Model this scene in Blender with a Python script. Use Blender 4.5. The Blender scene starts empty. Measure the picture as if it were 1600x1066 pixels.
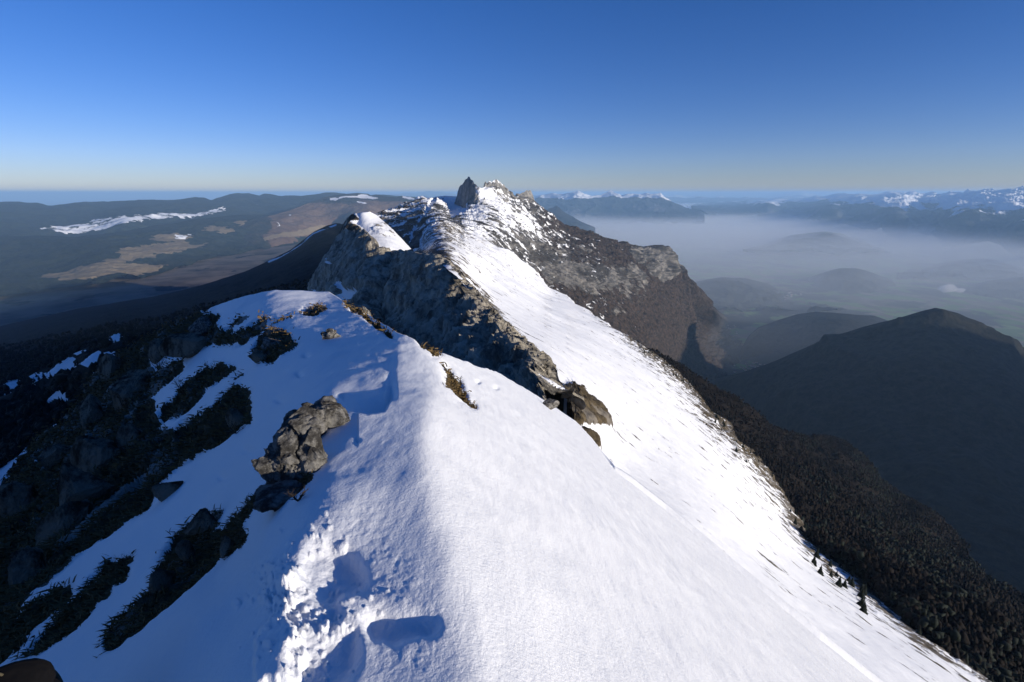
import bpy, math, random, time
import numpy as np
T0 = time.time()
random.seed(7)
R = math.radians
SC = bpy.context.scene
COL = SC.collection

# ------------------------------------------------------------------ camera
F = 800.0                       # focal length in pixels of the 1600 px wide frame
PITCH = math.atan(231 / 800.0)
CP, SP = math.cos(PITCH), math.sin(PITCH)
cam = bpy.data.cameras.new('camera')
cam.sensor_width = 36.0
cam.lens = 18.0
cam.clip_start = 0.05
cam.clip_end = 600000
camo = bpy.data.objects.new('camera', cam)
COL.objects.link(camo)
camo.rotation_euler = (math.pi / 2 - PITCH, 0, 0)
SC.camera = camo


def ray(px, py):
    a = (np.asarray(px, float) - 800) / F
    b = (533 - np.asarray(py, float)) / F
    return np.stack([a + 0 * b, CP + b * SP + 0 * a, b * CP - SP + 0 * a], -1)


def W(px, py, d):
    return ray(px, py) * np.asarray(d, float)[..., None]


def toz(px, py, z):
    """depth at which the line of sight meets altitude z"""
    return z / ray(px, py)[..., 2]


# ------------------------------------------------------------------ noise
_rng = np.random.RandomState(3)
_perm = _rng.permutation(256).astype(np.int32)
_perm = np.concatenate([_perm, _perm])
_g = _rng.normal(size=(256, 3))
_g = (_g / np.linalg.norm(_g, axis=1, keepdims=True)).astype(np.float32)


def perlin(P):
    P = np.asarray(P, np.float64)
    i = np.floor(P).astype(np.int64)
    f = (P - i).astype(np.float32)
    i = (i & 255).astype(np.int32)
    u = f * f * f * (f * (f * 6 - 15) + 10)
    out = 0
    for dx in (0, 1):
        wx = u[..., 0] if dx else 1 - u[..., 0]
        a = _perm[(i[..., 0] + dx) & 255]
        for dy in (0, 1):
            wy = u[..., 1] if dy else 1 - u[..., 1]
            b = _perm[a + ((i[..., 1] + dy) & 255)]
            for dz in (0, 1):
                wz = u[..., 2] if dz else 1 - u[..., 2]
                h = _perm[b + ((i[..., 2] + dz) & 255)]
                g = _g[h]
                d = g[..., 0] * (f[..., 0] - dx) + g[..., 1] * (f[..., 1] - dy) + g[..., 2] * (f[..., 2] - dz)
                out = out + d * wx * wy * wz
    return out * 1.6


def fbm(P, lam, octv=4, gain=0.5, seed=0.0, ridged=False, st=(1, 1, 1)):
    Q = P / (lam * np.array(st, float)) + seed * 17.31
    s, amp, tot = 0, 1.0, 0.0
    for k in range(octv):
        n = perlin(Q)
        if ridged:
            n = 1 - 2 * np.abs(n)
        s = s + n * amp
        tot += amp
        amp *= gain
        Q = Q * 2.03 + 5.7
    return s / tot


def sst(a, b, x):
    t = np.clip((x - a) / (b - a), 0, 1)
    return t * t * (3 - 2 * t)


def inpoly(px, py, poly):
    r = np.zeros(np.shape(px), bool)
    n = len(poly)
    for k in range(n):
        x1, y1 = poly[k]
        x2, y2 = poly[(k + 1) % n]
        if y1 == y2:
            continue
        c = ((y1 > py) != (y2 > py)) & (px < (x2 - x1) * (py - y1) / (y2 - y1) + x1)
        r ^= c
    return r


def segdist(px, py, pts):
    best = np.full(np.shape(px), 1e9)
    for (x1, y1), (x2, y2) in zip(pts[:-1], pts[1:]):
        dx, dy = x2 - x1, y2 - y1
        t = np.clip(((px - x1) * dx + (py - y1) * dy) / (dx * dx + dy * dy), 0, 1)
        best = np.minimum(best, np.hypot(px - x1 - t * dx, py - y1 - t * dy))
    return best


def blur(A, r, n=2):
    for _ in range(n):
        for ax in (0, 1):
            pad = [(0, 0), (0, 0)]
            pad[ax] = (r + 1, r)
            c = np.cumsum(np.pad(A, pad, mode='edge'), axis=ax)
            m = A.shape[ax]
            hi = np.take(c, np.arange(2 * r + 1, 2 * r + 1 + m), axis=ax)
            lo = np.take(c, np.arange(0, m), axis=ax)
            A = (hi - lo) / (2 * r + 1)
    return A


def rbf(ctrl, smooth=1e-4):
    """smooth log-depth field through control points (px, py, depth) or (px, py, None, altitude)"""
    pts, val = [], []
    for c in ctrl:
        d = c[2] if c[2] is not None else float(toz(c[0], c[1], c[3]))
        pts.append((c[0] / 400.0, c[1] / 400.0))
        val.append(math.log(d))
    P = np.array(pts)
    V = np.array(val)
    n = len(P)

    def ker(r2):
        return 0.5 * r2 * np.log(r2 + 1e-12)
    D2 = ((P[:, None] - P[None]) ** 2).sum(-1)
    A = np.zeros((n + 3, n + 3))
    A[:n, :n] = ker(D2) + smooth * np.eye(n)
    A[:n, n:] = np.c_[np.ones(n), P]
    A[n:, :n] = A[:n, n:].T
    c = np.linalg.solve(A, np.r_[V, 0, 0, 0])

    def f(px, py):
        X = np.asarray(px, float) / 400.0
        Y = np.asarray(py, float) / 400.0
        s = c[n] + c[n + 1] * X + c[n + 2] * Y
        for k in range(n):
            s = s + c[k] * ker((X - P[k, 0]) ** 2 + (Y - P[k, 1]) ** 2)
        return np.exp(s)
    return f


# ------------------------------------------------------------------ mesh building
def grid_mesh(name, V, mask, mat, kind='structure', label=None, smooth=True):
    """V: (rows, cols, 3) grid of points, mask: (rows, cols, 3)"""
    nr, nc = V.shape[:2]
    me = bpy.data.meshes.new(name)
    me.vertices.add(nr * nc)
    me.vertices.foreach_set('co', V.reshape(-1).astype(np.float32))
    idx = np.arange(nr * nc, dtype=np.int32).reshape(nr, nc)
    q = np.stack([idx[:-1, :-1], idx[1:, :-1], idx[1:, 1:], idx[:-1, 1:]], -1).reshape(-1)
    nf = (nr - 1) * (nc - 1)
    me.loops.add(nf * 4)
    me.loops.foreach_set('vertex_index', q)
    me.polygons.add(nf)
    me.polygons.foreach_set('loop_start', np.arange(nf, dtype=np.int32) * 4)
    me.polygons.foreach_set('use_smooth', np.full(nf, smooth))
    if mask is not None:
        at = me.color_attributes.new('mask', 'FLOAT_COLOR', 'POINT')
        m4 = np.ones((nr * nc, 4), np.float32)
        m4[:, :3] = mask.reshape(-1, 3)
        at.data.foreach_set('color', m4.reshape(-1))
    me.materials.append(mat)
    me.update()
    o = bpy.data.objects.new(name, me)
    COL.objects.link(o)
    o['kind'] = kind
    if label:
        o['label'] = label
    return o


def normals(V):
    du = np.gradient(V, axis=1)
    dv = np.gradient(V, axis=0)
    n = np.cross(dv, du)
    n /= np.linalg.norm(n, axis=-1, keepdims=True) + 1e-12
    flip = np.sign((n * V).sum(-1, keepdims=True))      # towards the viewer's side
    return -n * np.where(flip == 0, 1, flip)


class Patch:
    pass


def patch(name, sil, bottom, ctrl, nu, nv, mat, disp=None, maskf=None, back=(300, 400, 12), vpow=1.0, label=None,
          field=None, xs=None, jag=None, kind='structure'):
    sil = np.array(sil, float)
    x = np.linspace(sil[0, 0], sil[-1, 0], nu) if xs is None else xs
    top = np.interp(x, sil[:, 0], sil[:, 1])
    if np.isscalar(bottom):
        bot = np.full_like(x, bottom)
    else:
        bb = np.array(bottom, float)
        bot = np.interp(x, bb[:, 0], bb[:, 1])
    bot = np.maximum(bot, top + 4)
    v = np.linspace(0, 1, nv) ** vpow
    px = np.repeat(x[None], nv, 0)
    py = top[None] + (bot - top)[None] * v[:, None]
    f = field or rbf(ctrl)
    d = f(px, py)
    if jag:     # ragged skyline: jag = (world wavelength, world amplitude) raises the crest only
        P = W(px, py, d)
        P[..., 2] += jag[1] * fbm(P * [1, 1, 0], jag[0], 5, 0.55, 9.1) * np.exp(-v * jag[2])[:, None]
    else:
        P = W(px, py, d)
    N = normals(P)
    msk = maskf(px, py, P, N, v) if maskf else np.zeros(P.shape)
    if disp:
        P = disp(P, N, px, py, msk)
    p = Patch()
    p.P, p.x, p.v, p.top, p.bot = P, x, v, top, bot
    if back:
        L, D, K = back
        t = (np.arange(1, K + 1) / K)[:, None]
        P0 = P[0]
        h = np.linalg.norm(P0[:, :2], axis=1)
        dr = P0[:, :2] / h[:, None]
        sl = P0[:, 2] / h
        off = L * t ** 1.4
        B = np.zeros((K, len(x), 3))
        B[..., :2] = P0[None, :, :2] + dr[None] * off[..., None]
        B[..., 2] = P0[None, :, 2] + sl[None] * off - D * (0.25 * t ** 0.5 + 0.75 * t ** 1.3)
        B[..., 2] += D * 0.03 * perlin(B / (L * 0.2)) * t
        P = np.concatenate([B[::-1], P], 0)
        msk = np.concatenate([np.repeat(msk[:1], K, 0), msk], 0)
    p.o = grid_mesh(name, P, msk, mat, kind, label)

    def at(ax, ay):
        i = int(np.clip(np.searchsorted(p.x, ax), 0, len(p.x) - 1))
        vv = (ay - p.top[i]) / (p.bot[i] - p.top[i])
        j = int(np.clip(np.searchsorted(p.v, vv), 0, len(p.v) - 1))
        return p.P[j, i]
    p.at = at
    return p


# ------------------------------------------------------------------ materials
class NT:
    def __init__(s, name):
        s.m = bpy.data.materials.new(name)
        s.m.use_nodes = True
        s.nt = s.m.node_tree
        s.nt.nodes.clear()
        s.out = s.nt.nodes.new('ShaderNodeOutputMaterial')
        s.tc = s.nt.nodes.new('ShaderNodeTexCoord')

    def n(s, t, **k):
        nd = s.nt.nodes.new(t)
        for a, b in k.items():
            setattr(nd, a, b)
        return nd

    def l(s, a, b):
        s.nt.links.new(a, b)

    def val(s, sock, v):
        if hasattr(v, 'links') or isinstance(v, bpy.types.NodeSocket):
            s.l(v, sock)
        else:
            sock.default_value = v

    def math(s, op, a, b=None, c=None, clamp=False):
        nd = s.n('ShaderNodeMath', operation=op, use_clamp=clamp)
        s.val(nd.inputs[0], a)
        if b is not None:
            s.val(nd.inputs[1], b)
        if c is not None:
            s.val(nd.inputs[2], c)
        return nd.outputs[0]

    def map(s, scale=(1, 1, 1), rot=(0, 0, 0), src=None):
        nd = s.n('ShaderNodeMapping')
        s.l(src or s.tc.outputs['Object'], nd.inputs[0])
        nd.inputs['Scale'].default_value = scale
        nd.inputs['Rotation'].default_value = rot
        return nd.outputs[0]

    def noise(s, lam, detail=5, rough=0.55, co=None, lac=2.0, dist=0.0):
        nd = s.n('ShaderNodeTexNoise')
        s.l(co or s.tc.outputs['Object'], nd.inputs['Vector'])
        nd.inputs['Scale'].default_value = 1.0 / lam
        nd.inputs['Detail'].default_value = detail
        nd.inputs['Roughness'].default_value = rough
        nd.inputs['Lacunarity'].default_value = lac
        nd.inputs['Distortion'].default_value = dist
        return nd.outputs['Fac']

    def vor(s, lam, co=None, feature='F1', out='Distance', rnd=1.0):
        nd = s.n('ShaderNodeTexVoronoi', feature=feature)
        s.l(co or s.tc.outputs['Object'], nd.inputs['Vector'])
        nd.inputs['Scale'].default_value = 1.0 / lam
        nd.inputs['Randomness'].default_value = rnd
        return nd.outputs[out]

    def ss(s, x, a, b, lo=0.0, hi=1.0):
        nd = s.n('ShaderNodeMapRange', interpolation_type='SMOOTHSTEP')
        s.val(nd.inputs[0], x)
        nd.inputs[1].default_value = a
        nd.inputs[2].default_value = b
        nd.inputs[3].default_value = lo
        nd.inputs[4].default_value = hi
        return nd.outputs[0]

    def mix(s, f, a, b):
        nd = s.n('ShaderNodeMix', data_type='RGBA')
        s.val(nd.inputs[0], f)
        for sk, c in ((nd.inputs[6], a), (nd.inputs[7], b)):
            if isinstance(c, tuple):
                sk.default_value = c + (1,) if len(c) == 3 else c
            else:
                s.l(c, sk)
        return nd.outputs[2]

    def mask(s):
        a = s.n('ShaderNodeAttribute', attribute_name='mask')
        sp = s.n('ShaderNodeSeparateColor')
        s.l(a.outputs['Color'], sp.inputs[0])
        return sp.outputs[0], sp.outputs[1], sp.outputs[2]

    def bump(s, h, dist, strength=1.0, nrm=None):
        nd = s.n('ShaderNodeBump')
        s.l(h, nd.inputs['Height'])
        nd.inputs['Distance'].default_value = dist
        if isinstance(strength, float):
            nd.inputs['Strength'].default_value = strength
        else:
            s.l(strength, nd.inputs['Strength'])
        if nrm:
            s.l(nrm, nd.inputs['Normal'])
        return nd.outputs[0]

    def bsdf(s, col, rough=0.9, spec=0.2, nrm=None, **k):
        b = s.n('ShaderNodeBsdfPrincipled')
        s.val(b.inputs['Base Color'], col if not isinstance(col, tuple) else col + (1,))
        s.val(b.inputs['Roughness'], rough)
        s.val(b.inputs['Specular IOR Level'], spec)
        for a, v in k.items():
            s.val(b.inputs[a.replace('_', ' ')], v)
        if nrm:
            s.l(nrm, b.inputs['Normal'])
        s.l(b.outputs[0], s.out.inputs[0])
        return b


SNOW = (0.87, 0.87, 0.88)


def m_near():
    t = NT('snow over rock and grass')
    sn, rk, gr = t.mask()
    edge = t.noise(0.12, 5, 0.6)
    f = t.ss(t.math('ADD', sn, t.math('MULTIPLY', t.math('SUBTRACT', edge, 0.5), 0.7)), 0.42, 0.58)
    rc = t.mix(t.noise(0.5, 7, 0.65), (0.10, 0.095, 0.088), (0.42, 0.40, 0.36))
    gc = t.mix(t.noise(0.09, 6, 0.7), (0.028, 0.024, 0.014), (0.13, 0.10, 0.055))
    base = t.mix(t.ss(t.math('ADD', rk, t.math('SUBTRACT', t.noise(0.6, 5, 0.6), 0.5)), 0.4, 0.6), gc, rc)
    col = t.mix(f, base, SNOW)
    # snow relief: wind ripples, crust grain
    rip = t.noise(0.16, 4, 0.55, t.map((1.0, 0.35, 1.0), (0, 0, R(-25))))
    grain = t.noise(0.022, 4, 0.7)
    h_s = t.math('ADD', t.math('MULTIPLY', rip, 0.012), t.math('MULTIPLY', grain, 0.0055))
    h_r = t.math('MULTIPLY', t.noise(0.12, 8, 0.7), 0.05)
    hh = t.n('ShaderNodeMix', data_type='FLOAT')
    t.l(f, hh.inputs[0]); t.l(h_r, hh.inputs[2]); t.l(h_s, hh.inputs[3])
    nrm = t.bump(hh.outputs[0], 1.0, 1.0)
    t.bsdf(col, t.ss(f, 0, 1, 0.95, 0.55), 0.25, nrm)
    return t.m


def m_mount(name, lam, rocka, rockb, vega, vegb, bump=1.0, fall=None, snow=SNOW, ns=1.0, nr=0.8, strata=None):
    """lam: size of the finest readable features in metres. mask R = snow, G = bare rock, B = pasture"""
    t = NT(name)
    sn, rk, pa = t.mask()
    co = t.map(fall[0], fall[1]) if fall else None
    n1 = t.noise(lam * 6, 9, 0.68, co)
    n2 = t.noise(lam * 9, 8, 0.62, co)
    f = t.ss(t.math('ADD', sn, t.math('MULTIPLY', t.math('SUBTRACT', n1, 0.5), ns * 2)), 0.46, 0.56)
    rc = t.mix(t.ss(t.noise(lam * 5, 8, 0.7, co), 0.32, 0.68), rocka, rockb)
    if strata:
        sb = t.noise(strata, 5, 0.7, t.map((0.18, 0.18, 1.6)))
        rc = t.mix(t.ss(sb, 0.42, 0.56), t.mix(0.5, rocka, (0.03, 0.026, 0.022)), rc)
    vc = t.mix(t.ss(t.noise(lam * 3, 8, 0.75), 0.35, 0.65), vega, vegb)
    r = t.ss(t.math('ADD', rk, t.math('MULTIPLY', t.math('SUBTRACT', n2, 0.5), nr * 2)), 0.42, 0.58)
    base = t.mix(r, vc, rc)
    pc = t.mix(t.noise(lam * 12, 5, 0.6), (0.16, 0.125, 0.075), (0.27, 0.205, 0.13))
    base = t.mix(t.ss(t.math('ADD', pa, t.math('MULTIPLY', t.math('SUBTRACT', t.noise(lam * 14, 6, 0.6), 0.5), 0.9)), 0.45, 0.55), base, pc)
    col = t.mix(f, base, snow)
    h = t.noise(lam * 4, 9, 0.72, co)
    fs = t.math('SUBTRACT', 1.0, t.math('MULTIPLY', f, 0.85))
    nrm = t.bump(t.math('MULTIPLY', h, fs), lam * bump, 1.0)
    t.bsdf(col, 0.9, 0.1, nrm)
    return t.m


ROCKA, ROCKB = (0.11, 0.105, 0.10), (0.34, 0.32, 0.285)
VEGA, VEGB = (0.020, 0.020, 0.016), (0.062, 0.048, 0.036)
M_near = m_near()
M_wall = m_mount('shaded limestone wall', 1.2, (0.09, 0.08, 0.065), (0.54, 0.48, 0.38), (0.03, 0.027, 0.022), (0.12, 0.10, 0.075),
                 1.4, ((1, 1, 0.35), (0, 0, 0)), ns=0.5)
M_slope = m_mount('snow slope with grass specks', 1.0, (0.09, 0.08, 0.07), (0.24, 0.21, 0.17), (0.045, 0.035, 0.022), (0.13, 0.10, 0.06),
                  0.5, ((0.35, 1, 1), (0, R(38), R(14))), ns=0.8)
M_peak = m_mount('snowy limestone peak', 6, (0.075, 0.072, 0.07), (0.25, 0.23, 0.205), (0.013, 0.011, 0.010), (0.074, 0.055, 0.045),
                 1.3, ((0.5, 1, 1), (0, R(35), R(8))), ns=1.2, strata=55)
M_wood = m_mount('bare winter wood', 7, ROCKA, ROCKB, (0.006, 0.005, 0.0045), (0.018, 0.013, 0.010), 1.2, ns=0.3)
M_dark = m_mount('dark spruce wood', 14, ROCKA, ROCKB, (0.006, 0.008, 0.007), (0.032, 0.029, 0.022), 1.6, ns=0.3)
M_low = m_mount('low valley hills', 30, ROCKA, ROCKB, (0.020, 0.024, 0.018), (0.055, 0.055, 0.036), 0.8, ns=0.3)
M_flank = m_mount('wooded flank with snow meadows', 5, ROCKA, ROCKB, (0.010, 0.012, 0.010), (0.022, 0.024, 0.018), 0.8, ns=0.25)
M_hill = m_mount('wooded plateau hills', 60, (0.2, 0.17, 0.15), (0.3, 0.26, 0.22), (0.014, 0.022, 0.016), (0.034, 0.040, 0.027), 0.9, ns=0.8)
M_hillb = m_mount('leafless brown hillside', 55, (0.11, 0.07, 0.05), (0.17, 0.115, 0.08), (0.022, 0.028, 0.022), (0.05, 0.046, 0.034), 0.9, ns=0.3)
M_far = m_mount('far alpine range', 260, (0.06, 0.07, 0.08), (0.16, 0.15, 0.15), (0.02, 0.028, 0.025), (0.05, 0.05, 0.045), 1.1, ns=0.5)

# ------------------------------------------------------------------ near ridge
exec_notes = None
DARK = [
 # broken ground left of the snow ridge, outlined in plan through the photograph's lines of sight
 [(322,496),(345,500),(343,520),(367,522),(371,529),(402,513),(416,503),(423,510),(409,531),(385,545),(353,548),(332,545),(297,559),(262,566),(241,559),(227,580),(200,590),(150,560),(200,520),(300,490)],
 [(245,586),(268,577),(294,566),(290,579),(271,600),(251,616),(240,629),(248,634),(240,650),(258,668),(254,683),(273,684),(300,690),(330,700),(325,716),(297,734),(276,751),(252,776),(241,793),(234,811),
  (218,818),(184,846),(155,862),(120,890),(100,909),(57,944),(29,981),(46,992),(30,1030),(-600,1700),(-600,700),(0,780),(60,680),(130,620),(150,590),(190,560),(230,560)],
 [(294,607),(326,584),(351,576),(373,589),(336,610),(321,621),(305,645),(285,660),(262,664),(252,668),(256,648),(275,630)],
 [(371,611),(373,613),(393,623),(396,647),(395,671),(371,685),(350,701),(325,716),(297,734),(276,751),(240,745),(250,690),(273,684),(297,666),(336,650),(360,625)],
 [(118,930),(115,947),(95,970),(69,992),(60,1000),(50,1020),(30,1040),(20,1000),(60,960),(95,935)],
 [(216,881),(198,886),(170,895),(161,915),(129,947),(95,987),(66,1019),(40,1040),(70,1032),(86,1024),(121,1001),(138,978),(172,944),(201,915)],
 [(354,809),(316,820),(288,838),(264,869),(250,904),(247,935),(207,973),(181,990),(167,1022),(175,1030),(207,1004),(244,973),(273,950),(316,915),(359,881),(394,849),(385,835),(402,803),(431,786),(470,786),(490,762),(500,735),
  (440,740),(417,769),(388,803),(342,843)],
 [(399,552),(420,527),(451,524),(465,552),(444,573),(413,578),(402,569)],
 [(470,498),(485,488),(505,487),(515,492),(500,501),(478,503)],
 [(425,516),(440,510),(445,513),(430,519)], [(440,512),(458,505),(455,512)], [(358,512),(385,500),(395,505),(368,516)],
 [(368,602),(384,596),(383,602),(372,606)], [(424,583),(434,578),(433,582)],
 [(688,578),(700,588),(720,610),(726,626),(738,640),(744,650),(736,648),(720,636),(700,618),(692,596)],
 [(540,480),(560,492),(585,512),(612,532),(616,540),(600,532),(575,512),(545,490)],
 [(650,540),(672,552),(690,571),(682,572),(660,556)],
]
SIL_A = [(-700,1150),(-300,930),(-100,830),(0,782),(30,742),(62,690),(95,668),(130,628),(148,592),(182,560),(220,540),(250,527),(290,503),(322,493),(350,481),(390,470),(430,463),(470,463),(515,466),(530,474),(548,487),(585,508),(620,533),
         (660,553),(700,570),(740,584),(775,590),(815,610),(860,636),(900,662),(925,690),(960,738),(1000,768),(1040,799),(1080,832),(1140,883),(1200,934),(1280,1001),(1360,1066),(1700,1345),(2100,1690)]
CTRL_A = [(560,500,15.5),(585,540,11),(620,560,8.8),(700,600,7.2),(640,530,11),(720,560,9.5),(430,463,22),(520,466,22),(517,535,12.4),
          (300,980,2.62),(100,1060,3.4),(0,900,8.3),(0,782,19),(130,640,27),(220,540,29),(300,500,27),(340,483,25),(200,800,8.2),(300,700,10),(400,600,11),(470,690,4.75),(350,900,3.35),(200,950,4.1),(100,850,8.6),
          (530,650,5.0),
          (300,1500,1.5),(-200,1500,2.3),(-300,1100,6),(-600,1200,9)]


def plane_depth(px, py, z0, kx, ky):
    """depth at which the line of sight meets the plane z = z0 - kx*x - ky*y"""
    r = ray(px, py)
    return -z0 / np.maximum(-r[..., 2] - kx * r[..., 0] - ky * r[..., 1], 0.004)


for _x, _y in ((430,900),(560,1000),(430,1060),(480,800),(540,900),(620,1066),(560,740),(600,900),(620,820),(750,900),(760,740),(740,650),(760,1300),(620,1300),(900,1100),(1100,900),(1100,1300),(1600,1200),(1100,700),(500,1300),(560,1180)):
    CTRL_A.append((_x, _y, float(plane_depth(_x, _y, -1.468, -0.06, 0.097))))


def field_A(px, py):
    left = rbf(CTRL_A, 1e-3)(px, py)
    wr = 1 / plane_depth(px, py, -1.256, 0.85, 0.33)
    right = 1 / np.maximum(wr, 0.02)
    s_ = 0.035
    return np.exp(s_ * np.logaddexp(np.log(left) / s_, np.log(right) / s_))


def mask_A(px, py, P, N, v):
    q = np.stack([px / 14.0, py / 14.0, 0 * px], -1)
    jx = perlin(q) * 5 + perlin(q * 3.1 + 9) * 2.5
    jy = perlin(q + 31) * 4 + perlin(q * 3.1 + 47) * 2.0
    s = np.ones(px.shape)
    for poly in DARK:
        s[inpoly(px + jx, py + jy, poly)] = 0
    n = fbm(P, 0.7, 4, 0.6, 2.2)
    # a few scraps of snow caught in the broken ground
    scrap = (s < 0.5) & (n > 0.52) & (px < 420)
    s[scrap] = 1
    rk = 0.35 + 0.55 * fbm(P, 2.2, 3, 0.5, 5.0)
    rk = np.where(px > 520, 0.15, rk)
    g = np.where((px > 520), 1.0, 0.0)
    return np.stack([s, np.clip(rk, 0, 1), g], -1)


def bumpline(px, py, pts, rad):
    return np.exp(-(segdist(px, py, pts) / rad) ** 2)


def disp_A(P, N, px, py, M):
    d = np.linalg.norm(P, axis=-1)
    s = blur(M[..., 0], 3, 2)
    up = np.zeros(px.shape)
    # snow depth and drifts
    thick = np.clip(0.022 * d, 0.05, 0.28)
    up += s * thick
    up += s * (0.06 * fbm(P, 1.6, 3, 0.5, 1.0) + 0.020 * fbm(P, 0.42, 4, 0.55, 2.0, st=(1, 1.5, 1)) * (1 - 0.6 * sst(560, 660, px)) + 0.05 * np.minimum(0, fbm(P, 0.9, 2, 0.5, 21.0) + 0.12) * (px < 560))
    r = 1 - s
    rr = fbm(P, 1.3, 6, 0.58, 4.0, ridged=True)
    up += r * (np.clip(0.045 * d, 0.05, 0.75) * (rr - 0.35) + 0.03 * np.clip(d * 0.15, 0.3, 2) * fbm(P, 0.2, 4, 0.6, 8.0))
    right = sst(520, 600, px)
    up -= r * right * 0.12 * np.clip(0.045 * d, 0.05, 0.75)
    # wind lip of snow with the hollow behind it
    lip = [(505,652),(540,656),(575,660),(602,655),(612,640)]
    ly = np.interp(px, [p[0] for p in lip], [p[1] for p in lip])
    e = sst(505, 560, px) * (1 - sst(606, 624, px))
    up -= 0.10 * e * (1 - sst(-4, 2, py - ly)) * np.exp(-np.clip(ly - py, 0, 999) / 45.0) * s
    # narrow trodden groove along the lower edge of the near slope
    q_ = py - py[:1]
    gw_ = 1 + np.clip(px - 1000, 0, 400) / 300
    up += 0.0075 * d * (0.8 * np.exp(-(q_ / 2.2) ** 2) - np.exp(-((q_ - 4.5) / 2.0) ** 2)) * sst(930, 990, px) * (1 - sst(1380, 1450, px)) * (1 + 0.4 * sst(1120, 1260, px))
    up -= 0.12 * e * sst(-34, -4, py - ly) * (1 - sst(-4, 3, py - ly)) * sst(540, 590, px)
    # trodden holes and broken crust plates near the feet
    q = np.stack([px / 18.0, py / 18.0, 0 * px], -1)
    jx = perlin(q) * 7 + perlin(q * 3) * 3
    jy = perlin(q + 31) * 7 + perlin(q * 3 + 11) * 3
    X, Y = px + jx, py + jy

    def hole(poly, h, rb=4):
        return h * blur(inpoly(X, Y, poly).astype(float), rb, 2)
    up -= hole([(487,868),(520,862),(556,885),(578,915),(566,935),(520,945),(480,930),(470,900)], 0.055, 4)
    up -= hole([(455,930),(530,935),(535,985),(500,1000),(455,985)], 0.04, 4)
    up -= hole([(568,985),(600,968),(640,972),(684,980),(686,996),(650,1004),(610,1014),(575,1006)], 0.055, 4)
    up -= hole([(470,1010),(560,1000),(560,1050),(520,1100),(455,1120),(450,1060)], 0.045, 5)
    up += hole([(420,905),(466,908),(470,925),(445,940),(425,930)], 0.030, 1)
    up += hole([(412,1000),(440,975),(478,1020),(470,1080),(400,1100),(404,1030)], 0.035, 1)
    rub = hole([(395,890),(490,900),(480,960),(560,985),(560,1010),(470,1000),(500,1060),(470,1090),(440,990),(395,950)], 1.0, 8)
    up += rub * (0.030 * np.clip(fbm(P, 0.06, 4, 0.6, 3.3) + 0.05, -0.15, 1) + 0.010 * fbm(P, 0.02, 2, 0.6, 6.1))
    rc_ = np.random.RandomState(17)
    for cx, cy, sx, sy, nn in ((440,950,38,40,90), (520,985,50,22,40), (470,1030,50,40,50), (500,860,40,30,24), (560,940,60,30,20)):
        for _ in range(nn):
            x0, y0 = cx + rc_.normal() * sx * .6, cy + rc_.normal() * sy * .6
            r0 = rc_.uniform(1.5, 6.5) * (1 if rc_.rand() > .15 else 1.9)
            i0, i1 = np.searchsorted(xa, [x0 - 2 * r0, x0 + 2 * r0])
            sl_ = (slice(None), slice(i0, i1))
            an = rc_.uniform(0, 3.14)
            dx, dy = px[sl_] - x0, (py[sl_] - y0) * 1.25
            u_, v_ = dx * math.cos(an) + dy * math.sin(an), -dx * math.sin(an) + dy * math.cos(an)
            dd_ = (np.abs(u_) ** 2.6 + np.abs(v_ * 1.3) ** 2.6) ** (1 / 2.6) / r0
            up[sl_] = up[sl_] + 0.0015 * r0 * (1 - sst(0.55, 1.05, dd_))
    sm = hole([(480,780),(600,810),(700,980),(680,1066),(560,1066),(440,900)], 1.0, 12)
    up += sm * 0.006 * fbm(P, 0.045, 4, 0.65, 7.0)
    # old animal prints
    for fx, fy, fr in ((536,630,7),(700,560,4),(560,700,4),(470,600,6),(440,640,8),(480,570,6),(390,720,10),(425,770,9),(350,760,9),(748,612,4),(776,620,4)):
        up -= 0.05 * np.exp(-(((px - fx) / fr) ** 2 + ((py - fy) / (fr * 0.6)) ** 2)) * np.clip(d / 8, 0.3, 1.2)
    # wind scour grooves on the sunny side
    up += s * right * 0.006 * fbm(P, 0.35, 4, 0.55, 12.0, st=(0.6, 2.2, 1)) * np.clip(d / 3, 0.5, 3)
    Q = P.copy()
    Q[..., 2] += up * 0.9
    Q[..., :2] += (N * (r * up)[..., None])[..., :2] * 0.6
    return Q


xa = np.concatenate([np.linspace(-700, -20, 60)[:-1], np.linspace(-20, 1420, 980), np.linspace(1420, 2100, 60)[1:]])
va = np.concatenate([np.linspace(0, 1, 470)])
A = patch('snow_ridge', SIL_A, [(-700,1500),(1100,1500),(2100,1760)], None, 0, 470, M_near, disp_A, mask_A, (45, 70, 14), vpow=1.15, xs=xa, field=field_A)
print('A', time.time() - T0)

# ------------------------------------------------------------------ big snow slope beyond (C)
SIL_C = [(560,470),(600,440),(632,405),(646,392),(654,385),(660,363),(672,353),(685,347),(696,346),(707,351),(716,352),(725,362),(745,366),(760,378),(797,395),(835,422),(863,454),(897,472),(930,496),(960,513),(1000,541),(1035,562),(1080,600),(1110,646),(1138,664),(1150,690),
         (1180,712),(1205,742),(1232,790),(1262,842),(1300,868),(1332,887),(1345,915),(1400,950),(1440,985),(1480,1006),(1540,1050),(1620,1105),(1800,1240),(2100,1480)]
CTRL_C = [(640,400,800),(690,346,900),(725,362,980),(797,395,1050),(863,454,880),(897,472,820),(1035,562,620),(1150,690,400),(1262,842,270),(1400,950,215),(1540,1050,175),(1800,1240,140),(2100,1480,125),
          (690,400,325),(735,435,286),(790,500,202),(850,555,148),(890,612,113),(720,385,520),(760,430,430),(960,740,72),(1080,832,62),(1200,937,55),(1360,1066,48),(1700,1345,42),(2000,1600,45)]


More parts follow.
